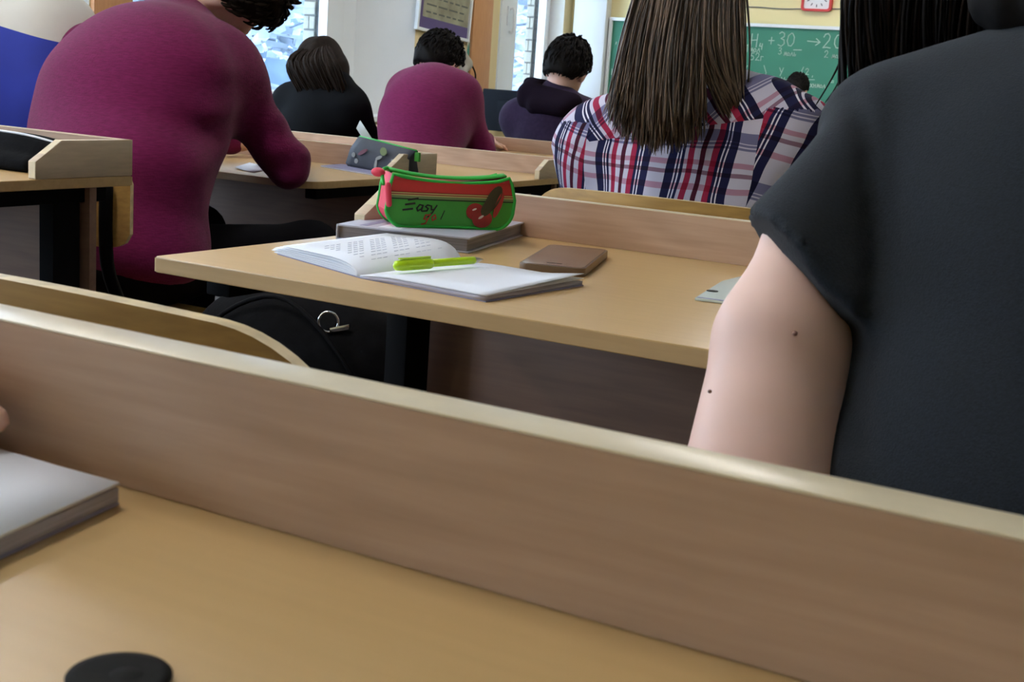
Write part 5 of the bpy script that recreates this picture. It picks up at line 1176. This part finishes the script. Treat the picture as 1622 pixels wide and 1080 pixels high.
# ---- violet hoodie
ho_p, ho_f, _ = seated('person in a dark violet hoodie with short black hair, further away', dict(
    pel=(-2.66, 5.16, 0.42), bel=(-2.66, 5.16, 0.56), chest=(-2.7770,5.2000,0.7045), neck=(-2.7925,5.2500,0.8741), head=(-2.7711,5.3000,0.9810),
    shL=(-2.9524,5.2200,0.7576), shR=(-2.6291,5.2400,0.7760), elL=(-2.92, 5.30, 0.56), elR=(-2.36, 5.34, 0.56), wrL=(-2.80, 5.55, 0.66), wrR=(-2.5, 5.55, 0.66)),
    (.155, .12, .155, .12, .16, .13, .064), 'violet_knit', 'hair_black', vox=0.012, headf=(-.05, .9, -.4), headu=(.08, .4, .9), cloth_name='hoodie', hs=1.10, hairkw=dict(nape=-0.05, grow=1.02))
blob('hood', [cone((-2.8814,5.1700,0.8666), (-2.6697,5.1700,0.8400), 0.055, 0.05), cone((-2.8792,5.2000,0.9085), (-2.8737,5.1600,0.8396), 0.035, 0.045), cone((-2.8177,5.1300,0.8212), (-2.6931,5.1300,0.8190), 0.045, 0.04), cone((-2.9244,5.2400,0.9151), (-2.7579,5.2700,0.8987), 0.028, 0.03)], 'dark_hood', ho_p, 0.025, 0.01)
# ---- person in black by the window
bw_p, bw_f, _ = seated('person in black with dark shoulder-length hair, seated by the window', dict(
    pel=(-3.36, 4.18, 0.44), bel=(-3.36, 4.18, 0.58), chest=(-3.2862,4.2400,0.7462), neck=(-3.3272,4.2800,0.8181), head=(-3.3692,4.3200,0.9111),
    shL=(-3.4544,4.2500,0.7743), shR=(-3.1714,4.2500,0.7740), elL=(-3.62, 4.36, 0.62), elR=(-3.1348,4.3600,0.6537), wrL=(-3.5, 4.66, 0.67), wrR=(-3.2, 4.68, 0.67)),
    (.135, .11, .135, .11, .15, .12, .056), 'black_knit', 'hair_dark_brown', vox=0.012, headf=(0, .85, -.5), headu=(0, .5, .87), hair=None)
c_, f_, u_h, r_h, s_h = bw_f
blob('hair', [ell(c_ + u_h * .02 - f_ * .02, (.100, .108, .112), r_h, u_h), cone((-3.3634,4.3000,0.9156), (-3.3433,4.2600,0.8216), 0.092, 0.085), cone((-3.2849,4.3000,0.9200), (-3.2528,4.2800,0.8353), 0.060, 0.050)], 'hair_dark_brown', bw_p, 0.03, 0.010, cuts=[(c_ + f_ * .05, f_ * .9 - u_h * .4)],
     fold=lambda P: 0.003 * np.sin(90 * P[..., 0] + 10 * P[..., 2]))
roots = []
for i in range(240):
    t = hr.random(); a = A3((-3.4012,4.3100,1.0106)) * (1 - t) + A3((-3.3223,4.3100,1.0118)) * t + A3((0, hr.uniform(-.03, .01), hr.uniform(-.004, .004))); e = A3((-3.3454,4.1600,0.8192)) * (1 - t) + A3((-3.1480,4.1900,0.8374)) * t + A3((0, hr.uniform(-.01, .02), hr.uniform(-.02, .02)))
    roots.append(([a, (a + e) / 2 + A3(((t - .5) * .09, -.065 - .03 * math.sin(math.pi * t), 0.02)), e], hr.uniform(.8, 1.6)))
strands('hair_strands', roots, bw_p, 'hair_dark_brown', 0.0035)
# ---- blue and white shirt, left edge
def bw_fn(cen):
    a, b = A3((-2.9205,2.4000,1.0161)), A3((-2.6877,2.4000,0.9623))
    return (cen[:, 2] > a[2] + (b[2] - a[2]) * (cen[:, 0] - a[0]) / (b[0] - a[0])).astype(int)
bl_p, bl_f, _ = seated('person in a blue and white shirt at the left edge of the picture', dict(
    pel=(-2.93, 2.14, 0.50), bel=(-2.93, 2.16, 0.66), chest=(-2.93, 2.26, 0.86), neck=(-3.0, 2.42, 1.07), head=(-3.05, 2.52, 1.20),
    shL=(-3.20, 2.36, 0.97), shR=(-2.7284,2.4200,0.9805), elL=(-3.30, 2.60, 0.74), elR=(-2.72, 2.62, 0.72), wrL=(-3.10, 2.80, 0.70), wrR=(-2.90, 2.86, 0.70)),
    (.20, .13, .19, .13, .19, .14, .068), ['blue_cloth', 'white_cloth'], 'hair_dark_brown', vox=0.010, matfn=bw_fn, bis=[((-2.9205,2.4000,1.0161), (-((-2.6877,2.4000,0.9623)[2] - (-2.9205,2.4000,1.0161)[2]) / ((-2.6877,2.4000,0.9623)[0] - (-2.9205,2.4000,1.0161)[0]), 0, 1))], cloth_name='shirt', extra=[ell((-2.8381,2.3400,0.8073), (.26, .14, .27), (1, 0, 0), (0, .3, .9), 0.08), cone((-2.8024,2.4200,0.9632), (-2.6988,2.4200,0.9630), 0.075, 0.06, 0.05)])
# ---- far head before the board
fh = (-3.0828,9.4982,0.9845)
fa_p, fa_f, _ = seated('person with short black hair seated far away before the chalkboard', dict(
    pel=(fh[0], fh[1] - .12, 0.42), bel=(fh[0], fh[1] - .12, 0.56), chest=(fh[0], fh[1] - .08, 0.70), neck=(fh[0], fh[1] - .03, 0.86), head=fh,
    shL=(fh[0] - .16, fh[1] - .08, 0.80), shR=(fh[0] + .16, fh[1] - .08, 0.80), elL=(fh[0] - .22, fh[1], 0.56), elR=(fh[0] + .22, fh[1], 0.56), wrL=(fh[0] - .1, fh[1] + .24, 0.62), wrR=(fh[0] + .1, fh[1] + .24, 0.62)),
    (.15, .11, .15, .11, .15, .12, .055), 'black_knit', 'hair_black', vox=0.015, bvox=0.012, hs=0.9)
chair('plywood chair of the far person before the chalkboard', fh[0], fh[1] - 0.30, 0.0, 0.60, 0.36, 0.38)
desk('school desk of the far person before the chalkboard', fh[0] - 0.6, fh[0] + 0.6, fh[1] + 0.16, fh[1] + 0.60, 0.62, 0.055, r=0.05)

# ---- neighbour's hand reaching in at the left edge of the nearest desk
hw = A3((-0.4528,0.3639,0.7757))
nh = thing('person', "person's hand resting on the white notebook at the left edge, only a fingertip in view", 'person', tuple(hw + A3((-0.25, -0.05, 0))))
tip = hw
wr = tip + A3((-0.155, -0.03, 0.020))
blob('body', hand_prims(wr, tip - wr + A3((0, 0, .03)), (0, 0, 1), 0.98, 1, 0.35) + [cone(wr, wr + A3((-0.22, -0.12, 0.03)), .026, .040, 0.02)], 'skin', nh, 0.02, 0.004)
blob('sleeve', [cone(wr + A3((-0.11, -0.06, 0.015)), wr + A3((-0.26, -0.142, 0.035)), .042, .052)], 'black_knit', nh, 0.02, 0.008)
